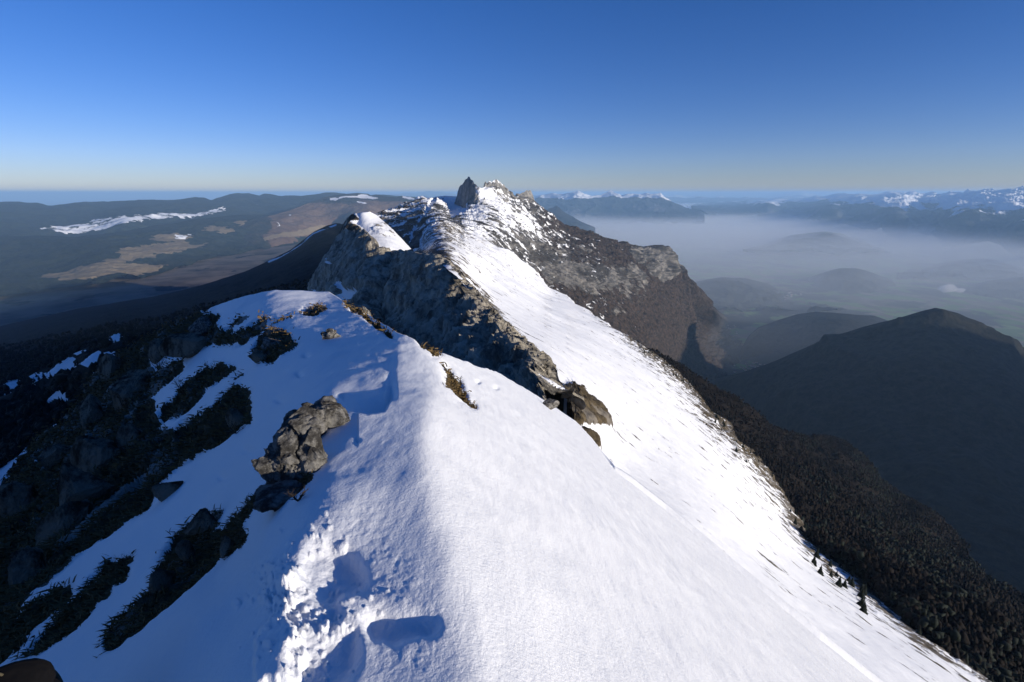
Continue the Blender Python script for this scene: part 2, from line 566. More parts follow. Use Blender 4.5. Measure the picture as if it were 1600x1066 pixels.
def mask_C(px, py, P, N, v):
    # bare streaks towards the lower edge and on the crest knob
    e = np.interp(px, *np.array(SIL_C).T)
    dist = py - e
    s = np.full(px.shape, 0.78)
    n = fbm(P, 30, 4, 0.6, 3.0, st=(2.2, 0.8, 1))
    w_edge = sst(980, 1150, px)
    band = np.exp(-np.clip(dist, 0, 999) / np.interp(px, [900, 1100, 1250, 1400, 1600], [8, 30, 34, 26, 20]))
    s -= 0.62 * band * sst(850, 1050, px) * (0.75 + 0.5 * n)
    knob = np.exp(-(((px - 690) / 42) ** 2 + ((py - 372) / 34) ** 2))
    s -= 0.27 * knob * (0.6 + 0.9 * fbm(P, 18, 3, 0.6, 8))
    up = sst(520, 400, py) * (1 - sst(760, 860, px - (py - 400) * 0.5))
    s -= 0.17 * up * (0.4 + 1.5 * n) + 0.03
    # rock rim above the wall
    crest = [(640,395),(690,398),(720,420),(745,450),(790,500),(850,555),(880,600),(900,620)]
    cd = segdist(px, py, crest)
    s -= 0.36 * np.exp(-(cd / 6.0) ** 2) * (0.5 + 0.9 * n)
    outc = inpoly(px + 5 * perlin(P / 3), py + 4 * perlin(P / 3 + 9), [(868,612),(885,604),(905,606),(925,628),(938,640),(955,668),(930,662),(900,664),(880,655),(862,640)])
    s = np.where(outc, 0.1, s)
    outc2 = inpoly(px + 4 * perlin(P / 2), py + 3 * perlin(P / 2 + 9), [(908,668),(925,680),(940,702),(930,700),(915,684)])
    s = np.where(outc2, 0.1, s)
    rk = np.clip(0.45 + 0.5 * n, 0, 1)
    rk = np.where(knob > 0.3, 0.8, rk)
    return np.stack([s, rk, 0 * s], -1)


def disp_C(P, N, px, py, M):
    d = np.linalg.norm(P, axis=-1)
    h = 0.010 * d * fbm(P, 60, 4, 0.5, 1.5, st=(2.5, 1, 1)) + 0.25 * fbm(P, 7, 4, 0.55, 4.4)
    bare = 1 - sst(0.35, 0.7, M[..., 0])
    h += bare * (0.006 * d * fbm(P, 8, 4, 0.6, 2.0, ridged=True))
    rocky = blur(((M[..., 0] < 0.15)).astype(float), 2, 1) * (px > 850) * (px < 970)
    h += rocky * 1.2 * (fbm(P, 5, 5, 0.6, 6.0, ridged=True) + 0.15)
    return P + N * h[..., None]


C = patch('snow_slope', SIL_C, [(560,500),(600,470),(640,412),(690,414),(715,432),(740,462),(790,516),(850,572),(885,630),(900,680),(960,800),(1200,1000),(1360,1140),(1700,1480),(2100,1800)], CTRL_C, 1000, 420, M_slope, disp_C, mask_C, (260, 260, 14))
print('C', time.time() - T0)

# ------------------------------------------------------------------ limestone wall below the crest (B2) and the snow-capped knob (B1)
SIL_B2 = [(470,600),(520,540),(560,440),(585,408),(598,401),(612,393),(640,391),(662,394),(690,398),(705,408),(718,420),(730,438),(745,452),(765,474),(790,502),(818,530),(850,556),(868,572),(878,600),(888,612),(896,640)]
CTRL_B2 = [(598,401,410),(640,391,350),(690,398,294),(730,438,255),(790,502,180),(850,556,132),(890,614,100),(700,500,225),(760,560,155),(820,610,118),(600,500,330),(560,560,300),(680,600,160),(870,650,95),(640,700,120),(560,440,400)]


def mask_B2(px, py, P, N, v):
    s = 0.12 + 0.15 * fbm(P, 12, 3, 0.5, 2)
    rim = np.exp(-(py - np.interp(px, *np.array(SIL_B2).T)) / 5.0)
    s += 0.30 * rim * (0.4 + fbm(P, 5, 3, 0.6, 4))
    s = np.where(inpoly(px + 2 * perlin(P / 4), py + 2 * perlin(P / 4 + 5), [(878,620),(893,606),(897,616),(888,632)]), 1, s)
    return np.stack([s, np.full(s.shape, 0.85) - 0.35 * rim, 0 * s], -1)


def disp_wall(P, N, px, py, M):
    h = 6.5 * fbm(P, 27, 3, 0.5, 5.0, ridged=True, st=(1, 1, 3.2)) + 4.2 * fbm(P, 10, 5, 0.6, 7.0, ridged=True, st=(1, 1, 2.2)) + 1.6 * fbm(P, 3, 4, 0.6, 1.0)
    top = np.clip((py - py[:1]) / 30.0, 0.10, 1)
    q_ = py - py[:1]
    rim = sst(1, 6, q_) * np.exp(-q_ / 16.0)
    kn = 4.5 * fbm(P, 6.5, 4, 0.6, 12.0, ridged=True) * rim
    return P + N * ((h + 0.5) * top + kn)[..., None]


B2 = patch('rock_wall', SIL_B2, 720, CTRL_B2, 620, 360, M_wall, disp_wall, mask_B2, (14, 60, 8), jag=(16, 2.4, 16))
SIL_B1 = [(474,500),(486,458),(492,430),(500,414),(516,392),(530,366),(540,345),(552,336),(566,332),(578,331),(588,336),(600,347),(614,360),(628,374),(645,392),(665,420),(690,470)]
CTRL_B1 = [(486,458,540),(500,414,530),(530,366,520),(566,332,490),(588,336,500),(628,374,470),(645,392,455),(597,401,385),(560,380,450),(540,420,425),(560,470,345),(520,500,370),(500,560,340),(600,520,320),(690,470,420),(690,600,350),(560,560,270)]


def mask_B1(px, py, P, N, v):
    jx = 3 * perlin(P / 9) + 1.5 * perlin(P / 3)
    jy = 3 * perlin(P / 9 + 7) + 1.5 * perlin(P / 3 + 3)
    cap = inpoly(px + jx, py + jy, [(553,334),(566,330),(590,333),(650,388),(680,420),(610,420),(603,398),(590,386),(572,364),(556,352),(562,342)])
    s = np.where(cap, 0.86, 0.16)
    s -= np.where(cap & (np.hypot((px - 605) / 26, (py - 358) / 14) < 1), 0.26, 0)
    s = np.where(inpoly(px + jx * .5, py + jy * .5, [(532,446),(538,442),(545,456),(562,458),(566,462),(552,478),(541,482),(527,468),(536,458)]), 1, s)
    s = np.where(inpoly(px + jx * .3, py + jy * .3, [(518,408),(530,418),(531,423),(520,414)]), 1, s)
    s = np.where(inpoly(px + jx * .3, py + jy * .3, [(500,458),(508,454),(503,466)]), 1, s)
    g = np.where((px < 580) & (py < 366), 0.45, 0.85)
    return np.stack([s, g, 0 * s], -1)


def disp_B1(P, N, px, py, M):
    k = 1 - 0.85 * sst(0.4, 0.7, blur(M[..., 0], 4, 2))
    h = 6 * fbm(P, 40, 3, 0.5, 15.0, ridged=True, st=(1, 1, 3.0)) + 5 * fbm(P, 14, 5, 0.55, 17.0, ridged=True, st=(1, 1, 1.8)) + 1.5 * fbm(P, 4, 3, 0.6, 1.0)
    top = np.clip((py - py[:1]) / 22.0, 0.25, 1)
    return P + N * (h * k * top)[..., None]


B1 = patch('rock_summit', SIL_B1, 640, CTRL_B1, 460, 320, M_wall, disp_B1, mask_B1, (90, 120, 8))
print('B', time.time() - T0)

# ------------------------------------------------------------------ main peak and its long shoulder (D)
SIL_D = [(560,352),(585,338),(600,331),(618,326),(635,318),(645,317),(655,310),(662,308),(668,311),(680,309),(700,307),(714,307),(722,306),(730,303),(738,299),(744,294),(748,293),(752,295),(758,293),(764,291),(770,290),(776,289),
         (783,292),(790,297),(797,303),(806,309),(809,309),(816,309),(823,309),(830,312),(834,316),(840,320),(846,326),(860,338),(880,351),(900,359),(922,363),(940,372),(958,378),(985,384),(1005,387),(1020,385),(1036,384),(1041,390),(1043,402),(1052,413),(1056,424),(1070,436),(1098,454),(1103,468),(1120,484),(1150,505),(1190,530),(1240,560)]
CTRL_D = [(560,352,2300),(600,331,2350),(662,308,2450),(714,305,2450),(733,304,2420),(733,325,2330),(744,296,2330),(744,330,2200),(757,286,2550),(776,281,2650),(797,301,2800),(823,298,3000),(846,326,3100),(900,359,3450),(985,384,3900),(1036,384,4100),(1056,424,4100),(1103,468,4600),(1130,500,None,-1660),(1190,530,None,-1760),(1240,560,None,-1800),
          (650,345,2050),(600,370,1900),(700,340,2100),(690,352,1500),(725,358,1500),(745,366,1450),(797,400,1550),(850,400,2200),(863,454,1700),(900,420,2350),(897,476,1750),(960,430,2850),(1000,440,3200),(960,516,1950),(1035,565,2750),(1000,540,2250),(1000,500,2650),(1080,545,4700),(1050,480,3750),(1090,600,4000),(1040,600,2500),(1045,520,3400),(1125,560,None,-1700),
          (560,450,1500),(700,450,1100),(800,480,1200),(1150,640,None,-1800),(1240,640,None,-1900),(1000,640,1900)]


def mask_D(px, py, P, N, v):
    s = np.interp(px, [560, 640, 700, 745, 800, 860, 920, 1000], [0.52, 0.56, 0.64, 0.66, 0.50, 0.36, 0.24, 0.0])
    # below a diagonal the snow thins out
    diag = (py - 330) - (px - 760) * 0.42
    s -= 0.16 * sst(0, 45, diag) * sst(760, 840, px) * (1 - sst(880, 940, px))
    s += 0.16 * np.exp(-((py - (300 + (px - 745) * 0.75)) / 16.0) ** 2) * sst(735, 760, px) * (1 - sst(820, 860, px))
    left = px < 722
    s = np.where(left, 0.60 - 0.0065 * np.clip(py - 322, 0, 99) + 0.10 * fbm(P, 60, 3, 0.6, 3, st=(1, 1, 3)), s)
    bowl = inpoly(px, py, [(690,309),(716,306),(722,318),(735,335),(720,343),(705,348),(697,330)])
    s = np.where(bowl, 0.95, s)
    gull = inpoly(px + 2 * perlin(P / 40), py, [(672,318),(682,316),(668,345),(650,372),(642,392),(636,394),(648,365),(662,340)])
    s = np.where(gull, 0.9, s)
    s = np.where(inpoly(px, py, [(600,333),(655,312),(640,325),(605,340)]), 0.62, s)
    jj = 2.5 * perlin(P / 25)
    tower = np.zeros(px.shape, bool)
    tower2 = inpoly(px + jj, py + jj, [(756,292),(757,282),(770,281),(790,290),(797,310),(800,320),(780,303),(762,294)])
    s = np.where(tower2, s - 0.35, s)
    t3 = inpoly(px + jj, py + jj, [(806,300),(826,294),(835,310),(840,320),(826,322),(812,312)])
    s = np.where(t3, 0.02, s)
    s += 0.22 * fbm(P, 160, 5, 0.6, 6.0, st=(2, 1, 2)) * (s < 0.85)
    # bare rock: upper half of the shoulder and the tan cliffs, bare wood elsewhere
    rk = np.interp(px, [560, 700, 850, 900, 960], [0.30, 0.55, 0.75, 0.55, 0.25])
    cliff = inpoly(px + 4 * perlin(P / 120), py + 4 * perlin(P / 120 + 5), [(985,392),(1005,390),(1036,387),(1045,403),(1058,426),(1048,436),(1020,450),(1010,440),(1000,425),(985,420),(975,405)])
    cl2 = np.exp(-((py - (400 + (px - 830) * 0.42)) / 26.0) ** 2) * (px > 800) * (px < 1000)
    cl3 = np.exp(-((py - (437 - (px - 850) * 0.02)) / 16.0) ** 2) * sst(830, 860, px) * (1 - sst(985, 1020, px))
    cl4 = np.exp(-(((px - 955) / 22.0) ** 2 + ((py - 490) / 10.0) ** 2))
    rk = rk * (1 - 0.8 * sst(20, 70, py - (392 + (px - 830) * 0.42)) * sst(780, 860, px))
    rk = np.where(px > 835, rk * 0.55, rk) + 0.42 * cl3 + 0.30 * cl2 + 0.42 * cl4
    rk = np.where(cliff, 0.8, rk)
    fore = inpoly(px, py, [(845,330),(900,357),(945,370),(1000,386),(985,395),(940,385),(905,390),(870,360)])
    rk = np.where(fore, 0.02, rk)
    rk = np.where(tower | t3, 1, rk)
    rk += 0.12 * fbm(P, 150, 4, 0.6, 2.0)
    s = np.where(fore, 0.05, s)
    return np.stack([s, np.clip(rk, 0, 1), 0 * s], -1)


def disp_D(P, N, px, py, M):
    d = np.linalg.norm(P, axis=-1)
    k = d / 2500.0
    far = sst(2600, 4200, d)
    h = k * (28 * fbm(P, 150, 5, 0.55, 5.5, ridged=True, st=(2.6, 1, 2.6)) + 14 * fbm(P, 48, 5, 0.6, 2.5, ridged=True, st=(1.6, 1, 1.3)) + 5 * fbm(P, 12, 3, 0.6, 1.1))
    tw = inpoly(px, py, [(804,324),(804,290),(838,292),(842,322)]) | inpoly(px, py, [(755,300),(755,275),(790,285),(800,310)])
    h += blur(tw.astype(float), 2, 1) * 9 * fbm(P, 34, 4, 0.6, 3.1, ridged=True, st=(1, 1, 2.5))
    h += far * np.clip((py - py[:1]) / 26.0, 0.12, 1) * 115 * fbm(P, 460, 5, 0.55, 11.5, ridged=True, st=(2.2, 1, 2.5))
    h *= 1 - 0.7 * sst(0.75, 0.9, M[..., 0])
    top = np.clip((py - py[:1]) / 9.0, 0.22, 1)
    return P + N * (h * top)[..., None]


D = patch('mountain', SIL_D, [(560,420),(640,470),(760,470),(900,520),(1000,600),(1100,650),(1240,680)], CTRL_D, 1000, 400, M_peak, disp_D, mask_D, (900, 900, 12))


def mask_T(px, py, P, N, v):
    s = 0.16 + 0.40 * sst(738, 752, px + 3 * perlin(P / 14)) + 0.1 * fbm(P, 30, 3, 0.6, 2)
    return np.stack([s, np.full(s.shape, 1.0), 0 * s], -1)


def disp_T(P, N, px, py, M):
    h = 7 * fbm(P, 42, 4, 0.55, 3.0, ridged=True, st=(1, 1, 2.4)) + 3 * fbm(P, 11, 4, 0.6, 5.0, ridged=True, st=(1, 1, 1.5))
    e = np.clip((py - py[:1]) / 5.0, 0.15, 1)
    return P + N * (h * e)[..., None]


M_tower = m_mount('grey limestone tower', 5, (0.11, 0.105, 0.10), (0.34, 0.32, 0.29), VEGA, VEGB, 1.2, ((1, 1, 0.5), (0, 0, 0)), ns=0.8)
patch('mountain_tower', [(711,316),(713,309),(715,304),(716,298),(717,294),(718.5,291),(720,289.5),(722,289),(724,286),(725.5,285),(726.5,281.5),(728.5,280),(730,279.5),(731.5,276.5),(733,276),(734.5,277.5),(736,281),(738,281.5),(740,284),(741.5,287.5),(744,288.5),(746,291),(749,293),(753,298),(758,306)],
      [(711,319),(720,322),(728,328),(736,341),(744,345),(750,330),(758,310)], [(712,314,2440),(720,300,2390),(726,285,2350),(733,277,2310),(733,330,2265),(741,340,2190),(742,288,2255),(750,300,2240),(757,308,2260),(748,325,2180)], 230, 170, M_tower, disp_T, mask_T, (60, 60, 6))


def mask_T2(px, py, P, N, v):
    s = 0.34 + 0.32 * fbm(P, 45, 4, 0.6, 8) + 0.22 * np.exp(-(py - py[:1]) / 3.0) * (px > 762) - 0.25 * (px < 764)
    return np.stack([s, np.full(s.shape, 1.0), 0 * s], -1)


patch('mountain_tower', [(750,301),(753,297),(755,293),(756.5,288),(757.5,284.5),(759,284),(760.5,287),(762.5,285),(764,283),(766.5,283.5),(768,285.5),(770,283),(772,282),(774,280.5),(777,281),(779,283.5),(782,285),(784,288),(787,288.5),(789,292),(793,295),(796,300),(800,303),(805,308)],
      [(750,304),(757,312),(770,318),(785,318),(798,314),(805,312)], [(750,301,2420),(757,285,2500),(757,308,2420),(775,281,2560),(772,315,2400),(790,293,2660),(790,314,2480),(805,308,2750)], 240, 130, M_tower, disp_T, mask_T2, (60, 50, 6))
patch('mountain_tower', [(803,312),(805,306),(806.5,303),(810,302.5),(812,303.5),(815,301.5),(819,300.5),(821,298.5),(823,297),(825.5,298.5),(828,296.5),(830,299),(831.5,303),(833,306),(834,311),(836,315),(840,321)],
      [(803,315),(812,322),(826,328),(836,328),(840,325)], [(803,312,2900),(806,303,2920),(806,315,2860),(823,297,3000),(823,322,2850),(833,306,3080),(838,322,3000)], 180, 110, M_tower, disp_T, lambda px, py, P, N, v: np.stack([0.08 + 0.1 * fbm(P, 30, 3, 0.6, 4), 1 + 0 * px, 0 * px], -1), (80, 60, 6))
print('D', time.time() - T0)

# ------------------------------------------------------------------ lower wooded ridges on the right (E), dark cone (F), second ridge (G)
def mk(s, r, p):
    return lambda px, py, P, N, v: np.stack([np.full(px.shape, float(s)), np.full(px.shape, float(r)), np.full(px.shape, float(p))], -1)


def dispf(*layers):
    def f(P, N, px, py, M):
        h = 0
        for lam, amp, octv, seed, rg, st in layers:
            h = h + amp * fbm(P, lam, octv, 0.55, seed, ridged=rg, st=st)
        top = np.clip((py - py[:1]) / 12.0, 0.15, 1)
        return P + N * (h * top)[..., None]
    return f


CTRL_E = [(1000,540,760),(1080,598,720),(1150,645,760),(1230,685,880),(1290,683,1100),(1340,700,1050),(1400,770,900),(1450,800,800),(1490,842,760),(1545,915,560),(1600,960,500),(1800,1120,400),
          (1150,700,520),(1262,850,330),(1400,955,262),(1540,1060,215),(1300,780,560),(1400,870,470),(1500,960,330),(1800,1300,190),(2000,1500,170),(1100,650,560)]
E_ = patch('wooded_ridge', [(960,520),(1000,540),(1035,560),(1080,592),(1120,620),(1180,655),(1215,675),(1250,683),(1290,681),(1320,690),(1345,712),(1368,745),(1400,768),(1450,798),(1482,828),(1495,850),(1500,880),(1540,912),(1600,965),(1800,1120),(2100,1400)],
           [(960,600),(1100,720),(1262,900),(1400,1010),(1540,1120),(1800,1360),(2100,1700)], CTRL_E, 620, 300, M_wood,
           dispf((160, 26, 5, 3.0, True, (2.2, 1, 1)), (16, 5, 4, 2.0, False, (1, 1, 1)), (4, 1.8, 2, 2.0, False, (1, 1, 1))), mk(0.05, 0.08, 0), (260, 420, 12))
CTRL_F = [(1060,590,None,-1490),(1150,590,3900),(1240,555,3700),(1350,515,3400),(1460,484,3200),(1530,505,3250),(1600,545,3300),(1900,700,3300),(1400,620,2750),(1250,650,3000),(1550,640,2500),(1150,640,None,-1500),(1300,720,2500),
          (1450,760,2100),(1600,800,1900),(1900,950,1700),(1600,950,1500),(1400,850,1850),(1200,700,None,-1480),(1600,1100,1150),(1300,900,1650)]
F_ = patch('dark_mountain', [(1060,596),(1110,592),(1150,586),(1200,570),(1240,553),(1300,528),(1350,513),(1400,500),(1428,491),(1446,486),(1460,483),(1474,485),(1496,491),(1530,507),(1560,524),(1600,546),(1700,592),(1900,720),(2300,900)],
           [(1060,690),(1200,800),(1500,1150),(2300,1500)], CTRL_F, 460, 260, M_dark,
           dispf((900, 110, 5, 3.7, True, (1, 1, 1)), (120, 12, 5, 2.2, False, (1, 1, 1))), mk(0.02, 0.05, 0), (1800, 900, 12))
G_ = patch('wooded_hill', [(1150,566),(1158,545),(1170,525),(1185,512),(1215,501),(1245,492),(1275,488),(1300,489),(1330,492),(1365,494),(1385,501),(1400,512),(1440,535),(1500,570),(1600,610)],
           [(1150,572),(1230,562),(1300,575),(1600,680)], [(1155,560,None,-1665),(1185,512,5900),(1275,488,6000),(1385,500,6000),(1600,610,4600),(1220,558,None,-1680),(1300,530,5100),(1350,580,4300),(1500,640,4000)], 260, 120, M_dark,
           dispf((700, 60, 5, 5.7, True, (1, 1, 1)), (120, 10, 4, 2.2, False, (1, 1, 1))), mk(0.02, 0.05, 0.0), (1500, 900, 10))


def lowhill(name, sil, d, base, nu=200, nv=60, m=None, msk=(0.0, 0.05, 0.30), amp=1.2, dz=0.8, lam=0.7, jag=(700, 35, 6)):
    """a hill standing on the valley floor: crest at depth d, foot nearer"""
    ctrl = []
    for x, y in sil[::2] + [sil[-1]]:
        ctrl.append((x, y, d))
    xs0, xs1 = sil[0][0], sil[-1][0]
    for k in range(5):
        x = xs0 + (xs1 - xs0) * k / 4
        ctrl.append((x, base, d * dz))
    return patch(name, sil, base, ctrl, nu, nv, m or M_low, dispf((d * 0.10 * lam, d * 0.010 * amp, 5, d % 7, True, (1, 1, 1)), (d * 0.02 * lam, d * 0.0016 * amp, 4, 2.2, False, (1, 1, 1))),
                 mk(*msk), (d * 0.15, 1000, 6), jag=jag)


lowhill('hill', [(1030,472),(1060,454),(1085,442),(1105,437),(1130,434),(1165,436),(1200,443),(1240,453),(1290,470),(1330,486)], 9300, 490)
lowhill('hill', [(1225,455),(1257,436),(1290,426),(1312,420),(1335,420),(1362,426),(1390,436),(1430,450),(1480,468),(1540,492)], 10100, 494)
lowhill('hill', [(1160,388),(1200,380),(1235,369),(1262,365),(1290,362),(1312,366),(1345,376),(1390,392)], 16500, 400)
lowhill('hill', [(1400,424),(1440,413),(1480,409),(1510,407),(1540,405),(1570,409),(1600,418),(1640,425)], 12500, 440)
lowhill('hill', [(1420,470),(1480,455),(1540,440),(1600,432),(1700,425),(1800,440)], 9500, 500)
print('EFG', time.time() - T0)


# ------------------------------------------------------------------ far ranges on the right
def far_mask(snowline, soft, amp):
    def f(px, py, P, N, v):
        s = 0.12 + 0.75 * sst(snowline - soft, snowline + soft, P[..., 2] + amp * fbm(P, 2500, 4, 0.55, 4.0))
        return np.stack([s, np.full(px.shape, 0.4), 0 * s], -1)
    return f


def far_range(name, sil, d0, d1, base, jagamp, snowline, soft=250, nu=500, nv=110, rough=1.0, dz=0.85):
    x0, x1 = sil[0][0], sil[-1][0]
    ctrl = []
    for x, y in sil[::3] + [sil[-1]]:
        ctrl.append((x, y, d0 + (d1 - d0) * (x - x0) / (x1 - x0)))
    for k in range(6):
        x = x0 + (x1 - x0) * k / 5
        ctrl.append((x, base, (d0 + (d1 - d0) * k / 5) * dz))
    dm = (d0 + d1) / 2
    return patch(name, sil, base, ctrl, nu, nv, M_far, dispf((dm * 0.045, dm * 0.010 * rough, 6, dm % 5, True, (1, 1, 0.8)),), far_mask(snowline, soft, 350), (dm * 0.1, 1400, 6),
                 jag=(dm * 0.02, jagamp, 8))


patch('mountain_range', [(1080,320),(1130,316),(1180,314),(1230,312),(1262,309),(1275,306),(1290,308),(1310,303),(1330,304),(1350,304),(1362,305),(1380,302),(1395,300),(1410,303),(1425,299),(1440,304),(1458,301),(1470,305),(1485,299),(1504,303),(1512,298),
      (1525,300),(1540,295),(1555,299),(1570,298),(1582,300),(1590,294),(1600,291),(1630,295),(1700,288),(1800,290)], [(1080,338),(1200,342),(1300,355),(1400,369),(1500,382),(1600,394),(1800,420)],
      [(1080,320,50000),(1200,313,48000),(1310,303,42000),(1400,301,36000),(1500,300,30000),(1600,291,25000),(1800,290,19000),(1080,330,33000),(1200,330,28500),(1300,338,22500),(1400,348,18200),(1500,358,15500),(1600,367,13400),(1800,390,11000),(1200,340,None,-1400),(1400,366,None,-1450),(1600,392,None,-1500),(1300,352,None,-1400),(1500,380,None,-1500),
       (1300,322,32000),(1450,325,26000),(1600,328,18500),(1800,335,14500)], 620, 170, M_far, dispf((2600, 420, 6, 3.3, True, (1, 1, 0.8)), (500, 60, 4, 1.3, True, (1, 1, 1))), far_mask(-860, 260, 500), (3000, 1400, 6), jag=(1300, 190, 7))
far_range('mountain_range', [(836,308),(850,304),(862,303),(874,304),(884,302),(893,303),(903,298),(912,303),(925,306),(938,306),(946,303),(955,299),(964,303),(975,305),(990,304),(1003,303),(1012,302),(1020,304),(1032,301),(1038,308),(1052,317),(1075,325),(1100,333)],
          30000, 27000, 352, 110, -330, 120, 420, 90, 0.9)
far_range('mountain_range', [(820,326),(850,330),(870,322),(880,330),(905,345),(930,356)], 17000, 17000, 372, 30, 500, 100, 120, 50, 0.6)
far_range('mountain_range', [(1130,326),(1148,322),(1165,320),(1178,323),(1200,329)], 33000, 33000, 336, 30, 500, 100, 90, 40, 0.6)
far_range('white_massif', [(1196,309),(1206,307),(1214,304),(1225,303),(1235,301),(1248,300),(1256,299),(1262,302),(1270,304),(1282,307),(1292,310)], 98000, 98000, 318, 330, -900, 200, 160, 50, 0.8)
far_range('mountain_range', [(1010,306),(1040,306),(1065,307),(1090,308),(1120,309),(1160,309),(1200,310),(1240,309),(1290,309)], 72000, 70000, 322, 420, -650, 260, 260, 50, 0.9)
far_range('mountain_range', [(520,305),(560,303),(600,305),(640,302),(665,300),(685,300),(710,303),(760,303),(820,306),(900,307)], 90000, 80000, 312, 250, 900, 100, 200, 40, 0.7)

# ------------------------------------------------------------------ left: plateau hills
SNOWF = [(60,367),(100,360),(130,355),(165,352),(190,347),(215,344),(222,346),(260,341),(300,338),(335,333),(352,331),(350,335),(325,339),(262,347),(240,350),(200,359),(170,366),(120,370),(90,370)]


def mask_L1(px, py, P, N, v):
    s = np.full(px.shape, -0.1)
    jx = 6 * perlin(P / 300) + 8 * perlin(P / 100); jy = 1.2 * perlin(P / 300 + 9) + 1.3 * perlin(P / 100 + 3)
    s = np.where(inpoly(px + jx, py + jy, SNOWF), 0.60 + 0.25 * fbm(P, 500, 4, 0.6, 2), s)
    dsk = py - np.interp(px, *np.array(SIL_L1).T)
    s += 0.33 * np.exp(-np.clip(dsk, 0, 99) / 5.0) * (1 - sst(120, 260, px))
    return np.stack([s, np.full(px.shape, 0.15), 0 * s], -1)


SIL_L1 = [(-400,322),(-200,318),(0,317),(30,316),(60,318),(78,322),(95,320),(130,316),(170,316),(200,314),(240,313),(270,314),(290,311),(305,309),(320,310),(330,313),(345,309),(358,304),(372,302),(388,302),(398,305),(405,306),(413,303),(425,304),(440,307),(455,306),(470,307),
          (490,305),(508,302),(520,302),(540,304),(570,306),(600,305),(640,308),(700,312)]
CTRL_L1 = [(-400,322,14000),(0,317,14500),(200,314,15500),(380,302,18000),(520,302,18500),(700,312,18500),(0,372,9700),(200,355,11200),(350,335,13800),(-400,372,9500),(500,330,15500),(700,335,15800),(200,385,10500),(500,350,14800),(0,340,12000),(200,335,12900)]
patch('hills', SIL_L1, [(-400,390),(300,372),(700,360)], CTRL_L1, 520, 140, M_hill, dispf((2200, 180, 6, 3.2, True, (1, 1, 1)), (300, 26, 4, 2.2, False, (1, 1, 1))), mask_L1, (2500, 900, 8), jag=(900, 35, 8))


def mask_L2(px, py, P, N, v):
    pa = np.full(px.shape, 0.05)
    jx = 8 * perlin(P / 260) + 9 * perlin(P / 90); jy = 2 * perlin(P / 260 + 4) + 2.2 * perlin(P / 90 + 8)
    X, Y = px + jx, py + jy
    for poly in ([(230,377),(262,369),(290,371),(300,376),(272,382),(240,384)], [(322,358),(345,357),(365,366),(352,369),(325,366)], [(183,402),(215,392),(260,388),(282,376),(300,388),(262,396),(228,404),(190,412)],
                 [(80,434),(140,418),(200,408),(262,392),(300,386),(320,384),(300,396),(230,410),(190,420),(270,420),(240,428),(180,436),(100,446),(60,444)], [(368,352),(388,350),(392,358),(372,358)]):
        pa = np.where(inpoly(X, Y, poly), 0.95, pa)
    s = np.where(inpoly(X, Y, [(272,373),(300,371),(298,376),(276,377)]), 0.6, -0.2)
    return np.stack([s, np.full(px.shape, 0.05), pa], -1)


CTRL_L2 = [(-400,372,8200),(0,370,8600),(70,368,8700),(150,363,9000),(250,349,10000),(340,336,11300),(430,332,12300),(90,446,None,-985),(0,455,None,-985),(-400,470,None,-985),(240,425,None,-985),(330,400,None,-985),(420,385,None,-985),(500,372,None,-985),
           (150,400,7000),(300,370,9300),(400,355,10900),(0,420,6800),(-300,420,6700)]
patch('hills', [(-400,372),(-200,370),(0,371),(60,369),(110,371),(160,366),(200,361),(240,353),(270,350),(300,344),(340,339),(370,336),(400,336),(430,337),(470,342),(540,350)],
      [(-400,486),(0,468),(90,455),(240,434),(330,409),(420,393),(540,377)], CTRL_L2, 520, 170, M_hill, dispf((1300, 105, 6, 8.2, True, (1, 1, 1)), (180, 18, 4, 2.2, False, (1, 1, 1))), mask_L2, (900, 500, 8))


def mask_L3(px, py, P, N, v):
    jx = 6 * perlin(P / 200); jy = 1.2 * perlin(P / 200 + 9)
    X, Y = px + jx, py + jy
    s = np.full(px.shape, 0.05)
    for poly, k in (([(536,308),(560,305),(575,305),(592,311),(580,313),(556,310),(530,313)], 0.9), ([(516,310),(528,309),(532,313),(524,318),(516,314)], 0.75), ([(625,306),(645,309),(648,313),(630,310)], 0.7),
                    ([(555,317),(575,322),(570,323),(553,319)], 0.7), ([(450,340),(456,339),(455,342)], 0.6), ([(432,352),(436,350),(435,360)], 0.6), ([(410,327),(420,326),(418,328)], 0.6)):
        s = np.where(inpoly(X, Y, poly), k, s)
    rk = 0.85 + 0.3 * fbm(P, 900, 3, 0.5, 5)
    rk *= sst(395, 440, px + 6 * perlin(P / 400)) * sst(310, 326, py + 6 * perlin(P / 500)) 
    pa = np.where(inpoly(X, Y, [(415,374),(440,368),(470,362),(505,352),(520,356),(500,366),(450,374),(410,380)]), 0.7, 0.0)
    return np.stack([s, np.clip(rk, 0, 1), pa], -1)


patch('hills', [(370,352),(400,342),(430,336),(450,330),(470,323),(490,315),(505,309),(520,306),(540,303),(560,302),(575,303),(580,306),(588,304),(600,307),(620,309),(628,306),(645,309),(655,311),(680,318),(740,325)],
      [(370,396),(430,388),(500,375),(560,366),(740,352)], [(370,352,10600),(430,336,11600),(520,306,13500),(575,303,14000),(650,310,13500),(740,325,12800),(400,388,None,-985),(450,381,None,-985),(500,371,None,-985),(560,350,12000),(740,350,11800),(480,345,11900),(560,325,12900),(560,362,None,-985)],
      420, 150, M_hillb, dispf((1500, 90, 5, 1.2, True, (1, 1, 1)), (200, 12, 4, 2.2, False, (1, 1, 1))), mask_L3, (1500, 600, 8), jag=(500, 14, 8))
print('L', time.time() - T0)

